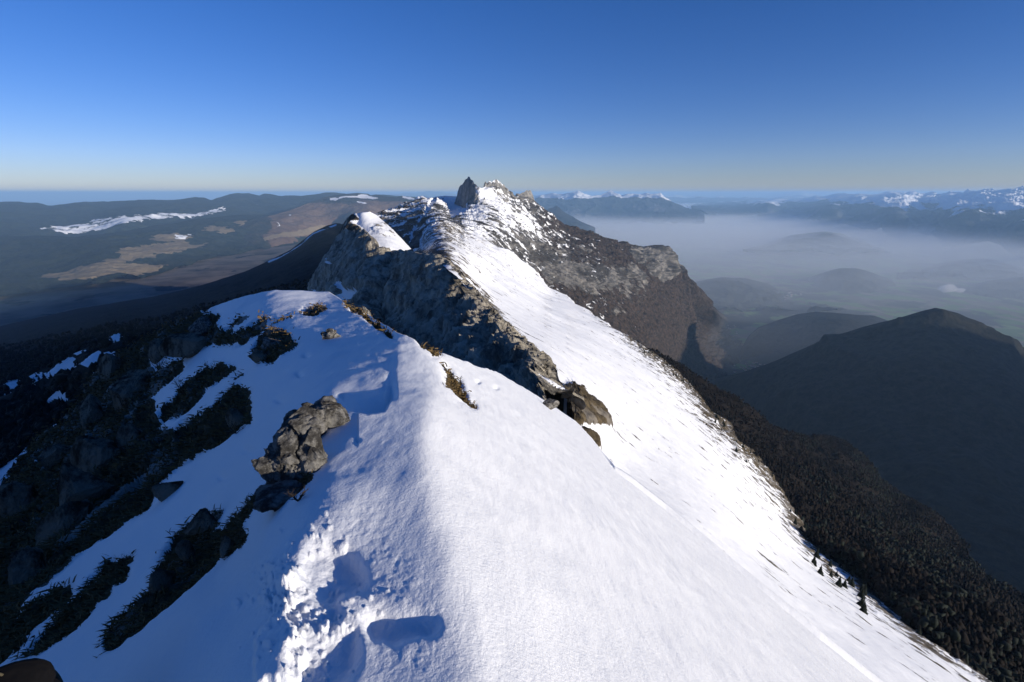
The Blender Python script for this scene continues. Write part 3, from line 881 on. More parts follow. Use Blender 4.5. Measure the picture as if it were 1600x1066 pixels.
# ------------------------------------------------------------------ own west flank (W): wooded, in shade, with snow meadows
MEADOW = [[(0,755),(30,742),(60,718),(92,690),(118,668),(137,645),(150,636),(165,640),(150,660),(110,700),(70,760),(40,800),(0,840),(-60,860),(-80,800)],
          [(82,652),(84,640),(100,627),(118,619),(133,616),(142,624),(141,640),(128,648),(118,636),(110,632)],
          [(53,606),(56,595),(80,586),(110,574),(128,568),(124,580),(100,592),(82,601),(66,614)],
          [(126,580),(140,572),(165,566),(190,559),(212,554),(222,560),(196,565),(180,572),(160,586),(150,582)],
          [(175,545),(180,535),(198,538),(200,546),(186,548)], [(148,562),(162,552),(167,554),(155,564)],
          [(10,614),(20,604),(36,602),(40,612),(22,617)], [(0,638),(0,630),(28,622),(40,622),(10,636)], [(118,560),(140,554),(150,556),(126,566)]]


def mask_W(px, py, P, N, v):
    jx = 4 * perlin(P / 14) + 2 * perlin(P / 5); jy = 2.5 * perlin(P / 14 + 9) + 1.5 * perlin(P / 5 + 3)
    s = np.full(px.shape, 0.0)
    for poly in MEADOW:
        s = np.where(inpoly(px + jx, py + jy, poly), 0.9, s)
    s -= 0.35 * np.clip(fbm(P, 9, 4, 0.6, 4.0, st=(1.5, 0.7, 1)) - 0.15, 0, 1) * 2
    e = np.exp(-(segdist(px, py, [(525,352),(490,366),(455,394),(420,410)]) / 2.2) ** 2) * (perlin(P / 60) > -0.2)
    s = np.maximum(s, 0.75 * e)
    return np.stack([np.clip(s, 0, 1), np.full(px.shape, 0.1), 0 * s], -1)


CTRL_W = [(540,352,2400),(490,364,2450),(455,392,2300),(385,424,2350),(315,446,2550),(245,463,2700),(120,482,2900),(0,510,2850),(-400,580,2500),
          (500,420,1300),(400,470,1100),(250,510,1100),(520,500,500),(300,530,600),(200,545,520),(100,560,700),(0,600,700),(60,600,600),(0,640,520),(100,640,430),(0,760,340),(150,640,330),(-200,760,330),(-400,800,330),(150,760,160),(0,900,150),(400,600,150),(520,560,200),(560,380,1800)]
Wp = patch('wooded_flank', [(-400,580),(0,510),(120,483),(245,463),(315,446),(385,424),(420,408),(455,390),(490,363),(510,353),(525,349),(545,352),(600,372)],
           [(-400,1000),(0,940),(200,700),(520,600),(600,560)], CTRL_W, 560, 300, M_flank, dispf((200, 14, 5, 3.0, True, (1, 1, 1)), (24, 3.0, 4, 2.0, False, (1, 1, 1))), mask_W, (500, 1000, 10))
print('W', time.time() - T0)


# ------------------------------------------------------------------ valley floors
def m_floor():
    t = NT('valley fields and woods')
    # field parcels
    v = t.n('ShaderNodeTexVoronoi', feature='F1')
    wob = t.n('ShaderNodeVectorMath', operation='ADD')
    nz = t.n('ShaderNodeTexNoise'); nz.inputs['Scale'].default_value = 1 / 700.0; nz.inputs['Detail'].default_value = 4
    t.l(t.tc.outputs['Object'], nz.inputs['Vector'])
    sc = t.n('ShaderNodeVectorMath', operation='SCALE'); sc.inputs['Scale'].default_value = 500
    t.l(nz.outputs['Color'], sc.inputs[0])
    t.l(t.tc.outputs['Object'], wob.inputs[0]); t.l(sc.outputs[0], wob.inputs[1])
    mp = t.map((1, 0.55, 1), (0, 0, R(25)), wob.outputs[0])
    t.l(mp, v.inputs['Vector']); v.inputs['Scale'].default_value = 1 / 170.0
    sep = t.n('ShaderNodeSeparateColor'); t.l(v.outputs['Color'], sep.inputs[0])
    g = t.mix(sep.outputs[0], (0.09, 0.17, 0.035), (0.20, 0.28, 0.08))
    b = t.mix(sep.outputs[1], (0.12, 0.10, 0.06), (0.26, 0.22, 0.14))
    fld = t.mix(t.ss(t.math('ADD', sep.outputs[2], t.math('SUBTRACT', t.noise(900, 3, 0.5), 0.5)), 0.35, 0.5), b, g)
    wd = t.mix(t.noise(60, 5, 0.6), (0.028, 0.032, 0.022), (0.07, 0.062, 0.045))
    w = t.ss(t.noise(950, 9, 0.62), 0.50, 0.56)
    col = t.mix(w, fld, wd)
    # snow-dusted dull pasture on the high plateau to the west
    sx = t.n('ShaderNodeSeparateXYZ'); t.l(t.tc.outputs['Object'], sx.inputs[0])
    plat = t.ss(sx.outputs[2], -1300, -1200)
    pc = t.mix(t.ss(t.noise(420, 8, 0.62), 0.35, 0.65), (0.10, 0.085, 0.062), (0.24, 0.19, 0.135))
    pw = t.ss(t.noise(500, 8, 0.6, t.map((1, 0.6, 1), (0, 0, R(-30)))), 0.56, 0.60)
    pc = t.mix(pw, pc, (0.03, 0.034, 0.026))
    col = t.mix(plat, col, pc)
    t.bsdf(col, 0.95, 0.05, t.bump(t.noise(40, 5, 0.7), 6.0, 1.0))
    return t.m


M_floor = m_floor()
# one sheet: plateau in the west (z -1000) and deep valley in the east (z -1650), out to the horizon
r = np.concatenate([np.linspace(0, 12000, 160), 12000 * (1.05 ** np.arange(1, 62))])
gx = np.concatenate([-r[:0:-1], r])
gy = np.concatenate([[-230000, -60000, -20000, -8000, -3000], r])
X, Y = np.meshgrid(gx, gy)
edge = -250 + 0.02 * Y
Z = np.where(X < edge, -1000.0, -1650.0)
Z = -1000 - 650 * sst(-500, 700, X - edge)
west = 1 - sst(-500, 700, X - edge)
Pf = np.stack([X, Y, Z], -1)
Z = Z + 14 * fbm(Pf, 1500, 4, 0.5, 3.0) * (np.hypot(X, Y) < 40000)
Z = Z - west * 900 * sst(20000, 40000, np.hypot(X, Y))
Pf[..., 2] = Z
grid_mesh('valley_floor', Pf[::-1], None, M_floor)


# ------------------------------------------------------------------ the ridge behind the camera, and an unseen range shaped to shade the near valley
def hfield(name, xs, ys, fn, mat, maskv=(0.6, 0.4, 0)):
    X, Y = np.meshgrid(xs, ys)
    P = np.stack([X, Y, 0 * X], -1)
    P[..., 2] = fn(X, Y, P)
    m = np.zeros(P.shape); m[...] = maskv
    return grid_mesh(name, P[::-1], m, mat)


ys = -np.concatenate([[-0.9, -0.5, 0], np.linspace(1, 30, 30), 30 * 1.12 ** np.arange(1, 46)])[::-1]
xs = np.concatenate([-(0.3 * 1.16 ** np.arange(0, 58))[::-1], [0], 0.3 * 1.16 ** np.arange(0, 58)])
hfield('snow_ridge', xs, ys, lambda X, Y, P: np.maximum(-1.95 + 0.08 * np.abs(np.minimum(Y, 0))  - 0.72 * np.maximum(0, np.sqrt((X + 0.02 * Y) ** 2 + 0.4) - 0.6)
       + 0.02 * np.hypot(X, np.minimum(Y, 0)) * fbm(P, 60, 3, 0.5, 2.0), -1700), M_slope, (0.75, 0.4, 0))


def range_z(X, Y, P):
    # unseen wooded range south-east of the camera, crest set for its shade
    ax, ay, bx, by = 6000, 850, 1800, -9000
    dx, dy = bx - ax, by - ay
    L = math.hypot(dx, dy)
    t = ((X - ax) * dx + (Y - ay) * dy) / (L * L)
    tc = np.clip(t, 0, 1)
    dist = np.hypot(X - ax - tc * dx, Y - ay - tc * dy)
    wid = np.where(t < 0, 650, 1400)
    return -1700 + (1720 + 60 * fbm(P, 1800, 4, 0.5, 4.0)) * np.exp(-(dist / wid) ** 2) + 40 * fbm(P, 500, 4, 0.5, 6.0)


hfield('hills', np.linspace(-2500, 10000, 150), np.linspace(-13000, 2600, 180), range_z, M_dark, (0.1, 0.1, 0))
print('floor', time.time() - T0)



# ------------------------------------------------------------------ things
def simple(name, fn):
    t = NT(name)
    fn(t)
    return t.m


M_rock = simple('limestone with painted crevices', lambda t: t.bsdf(  # dark noise colour paints in the shade of crevices
    t.mix(t.ss(t.noise(0.13, 8, 0.75), 0.40, 0.62), (0.05, 0.046, 0.042), t.mix(t.noise(0.04, 4, 0.6), (0.17, 0.16, 0.145), (0.38, 0.36, 0.325))), 0.95, 0.1,
    t.bump(t.noise(0.06, 8, 0.78), 0.045, 1.0)))
M_boulder = simple('smooth grey boulder', lambda t: t.bsdf(t.mix(t.ss(t.noise(0.55, 8, 0.68, t.map((1, 1, 0.5))), 0.38, 0.56), (0.035, 0.030, 0.022), t.mix(t.noise(0.2, 5, 0.6), (0.15, 0.125, 0.095), (0.30, 0.26, 0.20))), 0.95, 0.1, t.bump(t.noise(0.3, 8, 0.7), 0.16, 1.0)))  # dark tone stands in for crevice shade and plant growth
M_rocko = simple('rusty limestone', lambda t: t.bsdf(t.mix(t.noise(0.3, 6, 0.6), (0.30, 0.15, 0.08), (0.45, 0.28, 0.18)), 0.95, 0.1, t.bump(t.noise(0.1, 6, 0.7), 0.04, 1.0)))
M_grass = simple('dry alpine grass', lambda t: t.bsdf(t.mix(t.noise(0.35, 4, 0.7), (0.05, 0.036, 0.016), (0.19, 0.125, 0.052)), 0.8, 0.15))
M_twig = simple('bare twigs', lambda t: t.bsdf((0.05, 0.038, 0.028), 0.9, 0.1))
M_leaf = simple('spruce needles', lambda t: t.bsdf(t.mix(t.noise(1.5, 3, 0.6), (0.005, 0.008, 0.005), (0.014, 0.018, 0.010)), 0.8, 0.15))
M_bark = simple('bark', lambda t: t.bsdf((0.06, 0.045, 0.035), 0.9, 0.1))
M_bare = simple('leafless crowns', lambda t: t.bsdf(t.mix(t.noise(25, 4, 0.6), (0.005, 0.004, 0.0035), (0.016, 0.011, 0.0085)), 0.9, 0.1))
M_white = simple('white render', lambda t: t.bsdf((0.62, 0.58, 0.52), 0.9, 0.1))
M_tile = simple('roof tiles', lambda t: t.bsdf((0.20, 0.10, 0.07), 0.9, 0.1))
M_fab = simple('black pack fabric', lambda t: t.bsdf(t.mix(t.noise(0.01, 3, 0.5), (0.004, 0.004, 0.005), (0.009, 0.008, 0.008)), 0.9, 0.1, t.bump(t.noise(0.004, 3, 0.5), 0.001, 0.6)))
M_green = simple('lime green piping', lambda t: t.bsdf((0.28, 0.42, 0.07), 0.6, 0.3))
M_strap = simple('olive webbing', lambda t: t.bsdf((0.06, 0.05, 0.03), 0.8, 0.2))


def mesh(name, V, Fc, mat, parent=None, smooth=True, loc=None, mats=None, midx=None):
    me = bpy.data.meshes.new(name)
    V = np.asarray(V, np.float32)
    me.from_pydata(V.tolist(), [], [tuple(int(a) for a in f) for f in Fc])
    for m in (mats or [mat]):
        me.materials.append(m)
    if midx is not None:
        me.polygons.foreach_set('material_index', np.asarray(midx, np.int32))
    me.polygons.foreach_set('use_smooth', np.full(len(me.polygons), smooth))
    me.update()
    o = bpy.data.objects.new(name, me)
    COL.objects.link(o)
    if parent:
        o.parent = parent
    if loc is not None:
        o.location = [float(a) for a in loc]
    return o


def tag(o, label, cat, group=None):
    o['label'] = label
    o['category'] = cat
    if group:
        o['group'] = group
    return o


import bmesh
_ico = {}


def ico(n):
    if n not in _ico:
        b = bmesh.new()
        bmesh.ops.create_icosphere(b, subdivisions=n, radius=1)
        _ico[n] = (np.array([v.co[:] for v in b.verts]), [tuple(v.index for v in f.verts) for f in b.faces])
        b.free()
    return _ico[n]


def rock(px, py, wpx, hpx, label, seed, mat=None, rough=0.35, sink=0.35, depthk=0.8, base=None, group=None, sub=6, tilt=0.0, d=None):
    """a limestone block standing in the snow where the line of sight through its foot meets the ridge"""
    b = A.at(px, py + hpx * (0.5 - sink * 0.5)) if base is None else base
    dd = b @ np.array([0, CP, -SP])
    if d:
        b = W(px, py + hpx * 0.3, d)
        dd = d
    V, Fc = ico(sub)
    w, h = wpx * dd / F / 2, hpx * dd / F / 2
    s = seed * 3.7
    # blocky facets, then craggy relief
    P = V * (1 + 0.12 * fbm(V, 1.4, 3, 0.5, s)[:, None])
    r2 = np.random.RandomState(seed)
    for _ in range(16):
        n = r2.normal(size=3)
        n /= np.linalg.norm(n)
        k = r2.uniform(0.42, 0.78)
        e = np.maximum(P @ n - k, 0)
        P = P - e[:, None] * n * 0.92
    P = P * (1 + rough * 0.40 * (fbm(V, 0.8, 6, 0.6, s + 2, ridged=True) - 0.35) + rough * 0.20 * fbm(V * [1, 1, .5], 0.16, 3, 0.6, s + 4, ridged=True))[:, None]
    if rough >= 0.8:
        Vs_, Fs_ = [P * 0.78], list(Fc)
        for q in range(17):
            dv = r2.normal(size=3); dv /= np.linalg.norm(dv)
            c0 = dv * r2.uniform(0.35, 0.62)
            V2, F2 = ico(5)
            B2_ = V2 * (1 + 0.25 * fbm(V2, 1.1, 3, 0.55, s + q)[:, None])
            for _ in range(9):
                n = r2.normal(size=3); n /= np.linalg.norm(n)
                e = np.maximum(B2_ @ n - r2.uniform(0.35, 0.7), 0)
                B2_ = B2_ - e[:, None] * n * 0.95
            B2_ = B2_ * (1 + 0.24 * fbm(V2, 0.55, 6, 0.62, s + q + 5, ridged=True) + 0.06 * fbm(V2, 0.12, 3, 0.6, s + q))[:, None]
            k0 = sum(len(a_) for a_ in Vs_)
            Vs_.append(B2_ * r2.uniform(0.34, 0.58) * [1, 1, r2.uniform(0.8, 1.4)] + c0)
            Fs_ += [tuple(a_ + k0 for a_ in f_) for f_ in F2]
        P, Fc = np.concatenate(Vs_), Fs_
    P = P * [w, max(w * depthk, h * 0.6), h]
    c, q = math.cos(tilt), math.sin(tilt)
    P = P @ np.array([[c, 0, -q], [0, 1, 0], [q, 0, c]])
    o = mesh('rock', P, Fc, mat or M_rock, loc=b + np.array([0, 0, h * (1 - sink) * 0.75]))
    return tag(o, label, 'rock', group)


RK = [
 (468,716,122,108,'large craggy grey limestone rock, lower of the two piled on the snow crest',1,.95,.30),
 (492,666,104,70,'smaller craggy rock stacked just above the large one on the snow crest',2,.95,.30),
 (516,537,31,19,'small pitted stone alone in a snow hollow on the rounded ridge top',3,.8,.35),
 (323,514,42,30,'tan sunlit limestone block at the dark edge of the snow',4,.5,.35),
 (303,547,84,52,'smooth grey shaded boulder directly under the sunlit tan block',5,.35,.45),
 (250,552,34,54,'upright grey shaded stone at the skyline of the rocky slope',6,.4,.4),
 (214,606,84,74,'broad grey cracked boulder low on the shaded rocky skyline',7,.45,.45),
 (176,578,44,52,'rounded grey boulder above the broad cracked one on the skyline',8,.4,.45),
 (148,648,44,74,'narrow upright boulder at the left skyline above the snow meadow',9,.4,.45),
 (168,712,84,110,'pale slab of rock in the dark grass left of the snow tongue',10,.5,.5),
 (92,712,60,70,'dark rounded boulder on the far left skyline of the slope',11,.5,.45),
 (266,778,60,44,'low grey rock in the dark grass beside the main snowfield',12,.5,.5),
 (150,775,90,100,'long pale rock slab in the middle of the dark grassy slope',13,.5,.55),
 (48,898,80,80,'angular dark rock low at the left picture edge',14,.6,.5),
 (372,655,46,40,'grey stone at the tip of the dark patch below the snow',15,.6,.45),
 (300,868,34,50,'whitish stone standing in the dark strip across the snow',16,.35,.3),
 (363,856,27,44,'pale oval stone at the upper end of the dark strip',17,.3,.3),
 (262,905,34,76,'tall narrow grey rock at the snowy rim of the dark strip',18,.5,.35),
 (412,568,32,26,'grey stone at the foot of the dark clump on the snow dome',19,.5,.4),
 (432,541,50,34,'brown-grey rock on top of the dark clump on the snow dome',20,.6,.4),
 (446,784,100,36,'flat dark ledge under the two craggy rocks',21,.8,.5),
 (100,820,90,110,'weathered dark outcrop halfway down the grassy slope',22,.6,.55),
 (40,790,70,80,'lowest dark outcrop beside the far snow meadow',23,.6,.5),
 (352,524,44,20,'half buried dark stone right of the sunlit tan block',24,.5,.45),
 (215,690,60,60,'squat grey rock between the pale slab and the snow tongue',25,.5,.5),
 (330,830,60,40,'dark mossy rock at the upper rim of the dark strip',26,.7,.5),
]
for (x, y, w_, h_, lb, sd, rg, sk) in RK:
    rock(x, y, w_, h_, lb, sd, rough=rg, sink=sk, mat=M_boulder if 5 <= sd < 20 or sd > 21 else None)
rock(572, 492, 24, 38, 'tall pale rock fin standing behind the snow crest', 31, rough=.25, d=15.5, tilt=-0.1, sub=5)
rock(596, 518, 44, 18, 'long pale slab along the back edge of the snow crest', 32, rough=.2, d=13.2, tilt=0.75, sub=5)
rock(618, 536, 22, 10, 'small slab at the lower end of the long pale slab', 33, rough=.2, d=13.0, tilt=0.75, sub=5)
rock(672, 560, 44, 12, 'thin grey slab sunk in the snow rim by the orange stone', 34, rough=.2, d=15.5, tilt=0.6, sub=5)
rock(698, 567, 12, 11, 'small orange stone on the snow rim against the dark wall', 35, mat=M_rocko, rough=.2, d=17, sub=4)
rock(858, 630, 34, 34, 'round tan rock where the snow rim meets the rock wall', 36, rough=.35, d=27, tilt=0.5, sub=5)
print('rocks', time.time() - T0)


# dry grass tufts over the bare ground
def grass():
    r_ = np.random.RandomState(5)
    P, px = A.P, np.repeat(A.x[None], len(A.v), 0)
    M = np.empty((len(A.v), len(A.x)))
    at = A.o.data.attributes['mask'].data
    buf = np.empty(len(at) * 4, np.float32)
    at.foreach_get('color', buf)
    mk_ = buf.reshape(-1, len(A.x), 4)[-len(A.v):]
    bare = mk_[..., 0] < 0.3
    veg = mk_[..., 1] < 0.56
    py = A.top[None] + (A.bot - A.top)[None] * A.v[:, None]
    ok = bare & (py < 1075) & (px > -30) & (veg | (px > 520))
    N = normals(P)
    jj, ii = np.nonzero(ok)
    pr = np.where(px[jj, ii] > 520, 4.0, 1.0)
    sel = r_.choice(len(jj), size=min(len(jj), 22000), replace=False, p=pr / pr.sum())
    V, Fc = [], []
    j, i = jj[sel], ii[sel]
    B = P[j, i]
    d = np.linalg.norm(B, axis=1)
    nb = 3
    for k in range(nb):
        n = len(B)
        L = r_.uniform(0.03, 0.11, n) * np.clip(d / 7, 0.5, 1.5)
        wdt = np.maximum(0.004, 0.0011 * d) * r_.uniform(0.6, 1.4, n)
        az = r_.uniform(0, 2 * math.pi, n)
        dirn = np.stack([0.7 * np.cos(az) - 0.5, 0.7 * np.sin(az) - 0.2, r_.uniform(0.05, 0.55, n)], 1)
        dirn /= np.linalg.norm(dirn, axis=1)[:, None]
        sd = np.cross(dirn, r_.normal(size=(n, 3)))
        sd /= np.linalg.norm(sd, axis=1)[:, None]
        b0 = B + r_.normal(size=(n, 3)) * 0.004 * d[:, None] - [0, 0, 0.01]
        mid = b0 + dirn * (L * 0.6)[:, None]
        tip = b0 + dirn * L[:, None] * [1.15, 1.15, 0.75]
        V.append(np.stack([b0 - sd * wdt[:, None], b0 + sd * wdt[:, None], mid + sd * wdt[:, None] * 0.7, mid - sd * wdt[:, None] * 0.7, tip], 1))
    V = np.concatenate(V).reshape(-1, 3)
    n = len(V) // 5
    me = bpy.data.meshes.new('grass')
    me.vertices.add(len(V))
    me.vertices.foreach_set('co', V.reshape(-1).astype(np.float32))
    base = np.arange(n)[:, None] * 5
    lo = np.concatenate([base + [0, 1, 2, 3], base + [3, 2, 4]], 1).reshape(-1)
    me.loops.add(len(lo))
    me.loops.foreach_set('vertex_index', lo.astype(np.int32))
    st = (np.arange(n)[:, None] * 7 + [0, 4]).reshape(-1)
    me.polygons.add(len(st))
    me.polygons.foreach_set('loop_start', st.astype(np.int32))
    me.materials.append(M_grass)
    me.update()
    me.validate()
    o = bpy.data.objects.new('grass', me)
    COL.objects.link(o)
    o['kind'] = 'stuff'
    o['label'] = 'dry brown alpine grass on the bare rocky ground'


grass()


# bare shrubs
def shrub(px, py, hpx, label, seed):
    b = A.at(px, py)
    d = b @ np.array([0, CP, -SP])
    h = hpx * d / F
    r_ = random.Random(seed)
    V, Fc = [], []

    def limb(p, q, r0, r1):
        p, q = np.array(p), np.array(q)
        ax = q - p
        u = np.cross(ax, [0.3, 0.9, 0.2]); u /= np.linalg.norm(u)
        v = np.cross(ax, u); v /= np.linalg.norm(v)
        k = len(V)
        for c, rr in ((p, r0), (q, r1)):
            for a in range(4):
                V.append(c + u * rr * math.cos(a * math.pi / 2) + v * rr * math.sin(a * math.pi / 2))
        for a in range(4):
            Fc.append((k + a, k + (a + 1) % 4, k + 4 + (a + 1) % 4, k + 4 + a))

    def grow(p, dr, L, rr, lev):
        segs = 3
        for s_ in range(segs):
            nd = dr + np.array([r_.uniform(-.35, .35), r_.uniform(-.35, .35), r_.uniform(-.15, .25)])
            nd /= np.linalg.norm(nd)
            q = p + nd * L / segs
            limb(p, q, rr, rr * 0.75)
            p, rr, dr = q, rr * 0.75, nd
            if lev < 2:
                for _ in range(2):
                    sdv = nd + np.array([r_.uniform(-1, 1), r_.uniform(-1, 1), r_.uniform(-.1, .6)])
                    grow(p, sdv / np.linalg.norm(sdv), L * 0.5, rr * 0.7, lev + 1)
    for _ in range(4):
        dv = np.array([r_.uniform(-.9, .7), r_.uniform(-.5, .5), r_.uniform(.5, 1)])
        grow(np.zeros(3), dv / np.linalg.norm(dv), h, max(0.006, 0.0008 * d), 0)
    tag(mesh('bare_shrub', V, Fc, M_twig, loc=b), label, 'shrub', 'leafless shrubs on the shaded slope')


shrub(294, 622, 26, 'leafless twiggy shrub at the left end of the dark patch in the snow', 1)
shrub(336, 588, 20, 'small bare shrub on top of the dark patch in the snow', 2)
shrub(255, 588, 14, 'tiny bare shrub on the little snow shelf above the dark grass', 3)
shrub(372, 690, 20, 'bare twigs at the lower rim of the mossy dark patch', 4)
shrub(325, 496, 10, 'sprig of twigs on the skyline left of the snow dome', 5)
shrub(190, 900, 26, 'low dark shrub at the top of the lowest grass strip', 6)
shrub(468, 800, 16, 'few thin twigs in the snow under the craggy rocks', 7)


# ---- conifers
def conifer(seed, h=1.0):
    """trunk and a crown of drooping branch fans"""
    r_ = random.Random(seed)
    V, Fc, mi = [], [], []
    n = 6
    for z, rr in ((0, 0.03), (0.9, 0.006)):
        for a in range(n):
            V.append((rr * math.cos(a * 2 * math.pi / n), rr * math.sin(a * 2 * math.pi / n), z))
    for a in range(n):
        Fc.append((a, (a + 1) % n, n + (a + 1) % n, n + a)); mi.append(1)
    lev = 13
    for k in range(lev):
        t = k / (lev - 1)
        z = 0.10 + 0.86 * t
        R0 = (0.25 * (1 - t) ** 0.85 + 0.015) * r_.uniform(0.82, 1.15)
        m = 9 - int(4 * t)
        off = r_.uniform(0, 6)
        for a in range(m):
            an = off + a * 2 * math.pi / m + r_.uniform(-.2, .2)
            L = R0 * r_.uniform(0.65, 1.2)
            wd = 0.42 * L + 0.01
            c, s = math.cos(an), math.sin(an)
            dz = -0.30 * L
            i0 = len(V)
            V += [(0, 0, z + 0.035), (c * L * .55 - s * wd, s * L * .55 + c * wd, z + dz * .6), (c * L, s * L, z + dz), (c * L * .55 + s * wd, s * L * .55 - c * wd, z + dz * .6), (c * L * .5, s * L * .5, z + 0.012)]
            Fc += [(i0, i0 + 1, i0 + 4), (i0 + 1, i0 + 2, i0 + 4), (i0 + 2, i0 + 3, i0 + 4), (i0 + 3, i0, i0 + 4)]
            mi += [0] * 4
    return np.array(V), Fc, mi


_protos = []
for k in range(4):
    V, Fc, mi = conifer(k)
    o = mesh('conifer_tree', V, Fc, None, smooth=False, mats=[M_leaf, M_bark], midx=mi)
    _protos.append([o, False])


def tree(P, h, label, group, rs):
    k = rs.randrange(len(_protos))
    if not _protos[k][1]:
        o = _protos[k][0]
        _protos[k][1] = True
    else:
        o = _protos[k][0].copy()
        COL.objects.link(o)
    o.location = (float(P[0]), float(P[1]), float(P[2]) - 0.03 * h)
    o.scale = (h * rs.uniform(0.85, 1.3), h * rs.uniform(0.85, 1.3), h)
    o.rotation_euler = (0, 0, rs.uniform(0, 6.28))
    tag(o, label, 'conifer', group)


rs = random.Random(11)
edge = [(985,532),(1010,548),(1035,563),(1080,601),(1112,648),(1150,692),(1205,744),(1232,792),(1262,842),(1300,868),(1334,888),(1346,916),(1400,951),(1440,986),(1480,1007),(1540,1050),(1590,1085)]
ex = [p[0] for p in edge]; ey = [p[1] for p in edge]
for k in range(170):
    m_ = rs.random()
    if m_ < 0.3:
        x = rs.uniform(990, 1130); y = np.interp(x, ex, ey) + abs(rs.gauss(0, 5)) + 1
    elif m_ < 0.72:
        x = rs.uniform(1268, 1352); y = np.interp(x, ex, ey) + rs.choice([rs.uniform(0, 15), rs.uniform(4, 42)])
    else:
        x = rs.uniform(1130, 1590); y = np.interp(x, ex, ey) + abs(rs.gauss(0, 6)) + 1
    tree(C.at(x, y), rs.uniform(2.4, 4.8), 'small dark conifer scattered along the lower edge of the sunlit snow slope', 'conifers along the edge of the snow slope', rs)
for k in range(110):
    x, y = rs.choice([(rs.uniform(0, 150), None), (rs.uniform(1230, 1600), None)])[0], 0
    if x < 200:
        x = rs.choice([rs.uniform(0, 60), rs.uniform(60, 150), rs.uniform(20, 150)])
    # the west side: rims of the snow meadows
    poly = rs.choice(MEADOW[:6])
    i0 = rs.randrange(len(poly))
    p, q = poly[i0], poly[(i0 + 1) % len(poly)]
    t = rs.random()
    x = p[0] + (q[0] - p[0]) * t + rs.gauss(0, 3)
    y = p[1] + (q[1] - p[1]) * t + abs(rs.gauss(0, 2.5))
    if x < -20:
        continue
    tree(Wp.at(x, y), rs.uniform(3.5, 7.5), 'black-looking conifer in the shade at the rim of a snow meadow', 'conifers around the shaded snow meadows', rs)
for pr in _protos:
    if not pr[1]:
        bpy.data.objects.remove(pr[0])


# ---- woods that read as one mass: many small crowns in one object
def woods(name, patch_, n, box, hh, mat, label, seed, keep=None):
    r_ = np.random.RandomState(seed)
    Vs, Fs = [], []
    pts = []
    while len(pts) < n:
        x = r_.uniform(box[0], box[2])
        i = int(np.clip(np.searchsorted(patch_.x, x), 0, len(patch_.x) - 1))
        y = patch_.top[i] + (r_.uniform(0, 1) ** 1.3) * (box[3])
        if y > patch_.bot[i] or (keep and not keep(x, y)):
            continue
        pts.append(patch_.at(x, y))
    pts = np.array(pts) + r_.normal(size=(n, 3)) * [2, 2, 0]
    V0, F0 = ico(1)
    V0 = V0 * (1 + 0.35 * r_.normal(size=(len(V0), 1)) * 0.6)
    h = r_.uniform(hh[0], hh[1], n)
    w_ = h * r_.uniform(0.28, 0.5, n)
    rot = r_.uniform(0, 6.28, n)
    c, s = np.cos(rot), np.sin(rot)
    X = V0[None, :, 0] * c[:, None] - V0[None, :, 1] * s[:, None]
    Y_ = V0[None, :, 0] * s[:, None] + V0[None, :, 1] * c[:, None]
    jit = 1 + 0.3 * r_.normal(size=(n, len(V0)))
    V = np.stack([X * w_[:, None] * jit, Y_ * w_[:, None] * jit, (V0[None, :, 2] * jit + 0.7) * h[:, None] * 0.5], -1) + pts[:, None]
    Fa = np.array(F0)[None] + (np.arange(n) * len(V0))[:, None, None]
    me = bpy.data.meshes.new(name)
    me.vertices.add(n * len(V0))
    me.vertices.foreach_set('co', V.reshape(-1).astype(np.float32))
    lo = Fa.reshape(-1).astype(np.int32)
    me.loops.add(len(lo))
    me.loops.foreach_set('vertex_index', lo)
    me.polygons.add(len(lo) // 3)
    me.polygons.foreach_set('loop_start', np.arange(len(lo) // 3, dtype=np.int32) * 3)
    me.materials.append(mat)
    me.update()
    o = bpy.data.objects.new(name, me)
    COL.objects.link(o)
    o['kind'] = 'stuff'
    o['label'] = label


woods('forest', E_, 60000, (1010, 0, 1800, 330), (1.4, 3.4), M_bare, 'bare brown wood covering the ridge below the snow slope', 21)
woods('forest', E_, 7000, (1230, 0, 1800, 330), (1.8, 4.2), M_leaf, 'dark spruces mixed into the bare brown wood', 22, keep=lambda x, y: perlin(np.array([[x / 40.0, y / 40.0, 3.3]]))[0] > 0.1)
woods('forest', Wp, 12000, (-40, 0, 520, 420), (4, 8), M_leaf, 'shaded spruce wood around the snow meadows on the left', 23,
      keep=lambda x, y: y > np.interp(x, [0, 250, 520], [545, 500, 430]) and not any(inpoly(np.array([x, x, x, x]), np.array([y, y - 5, y - 10, y - 16]), p).any() for p in MEADOW))
print('woods', time.time() - T0)


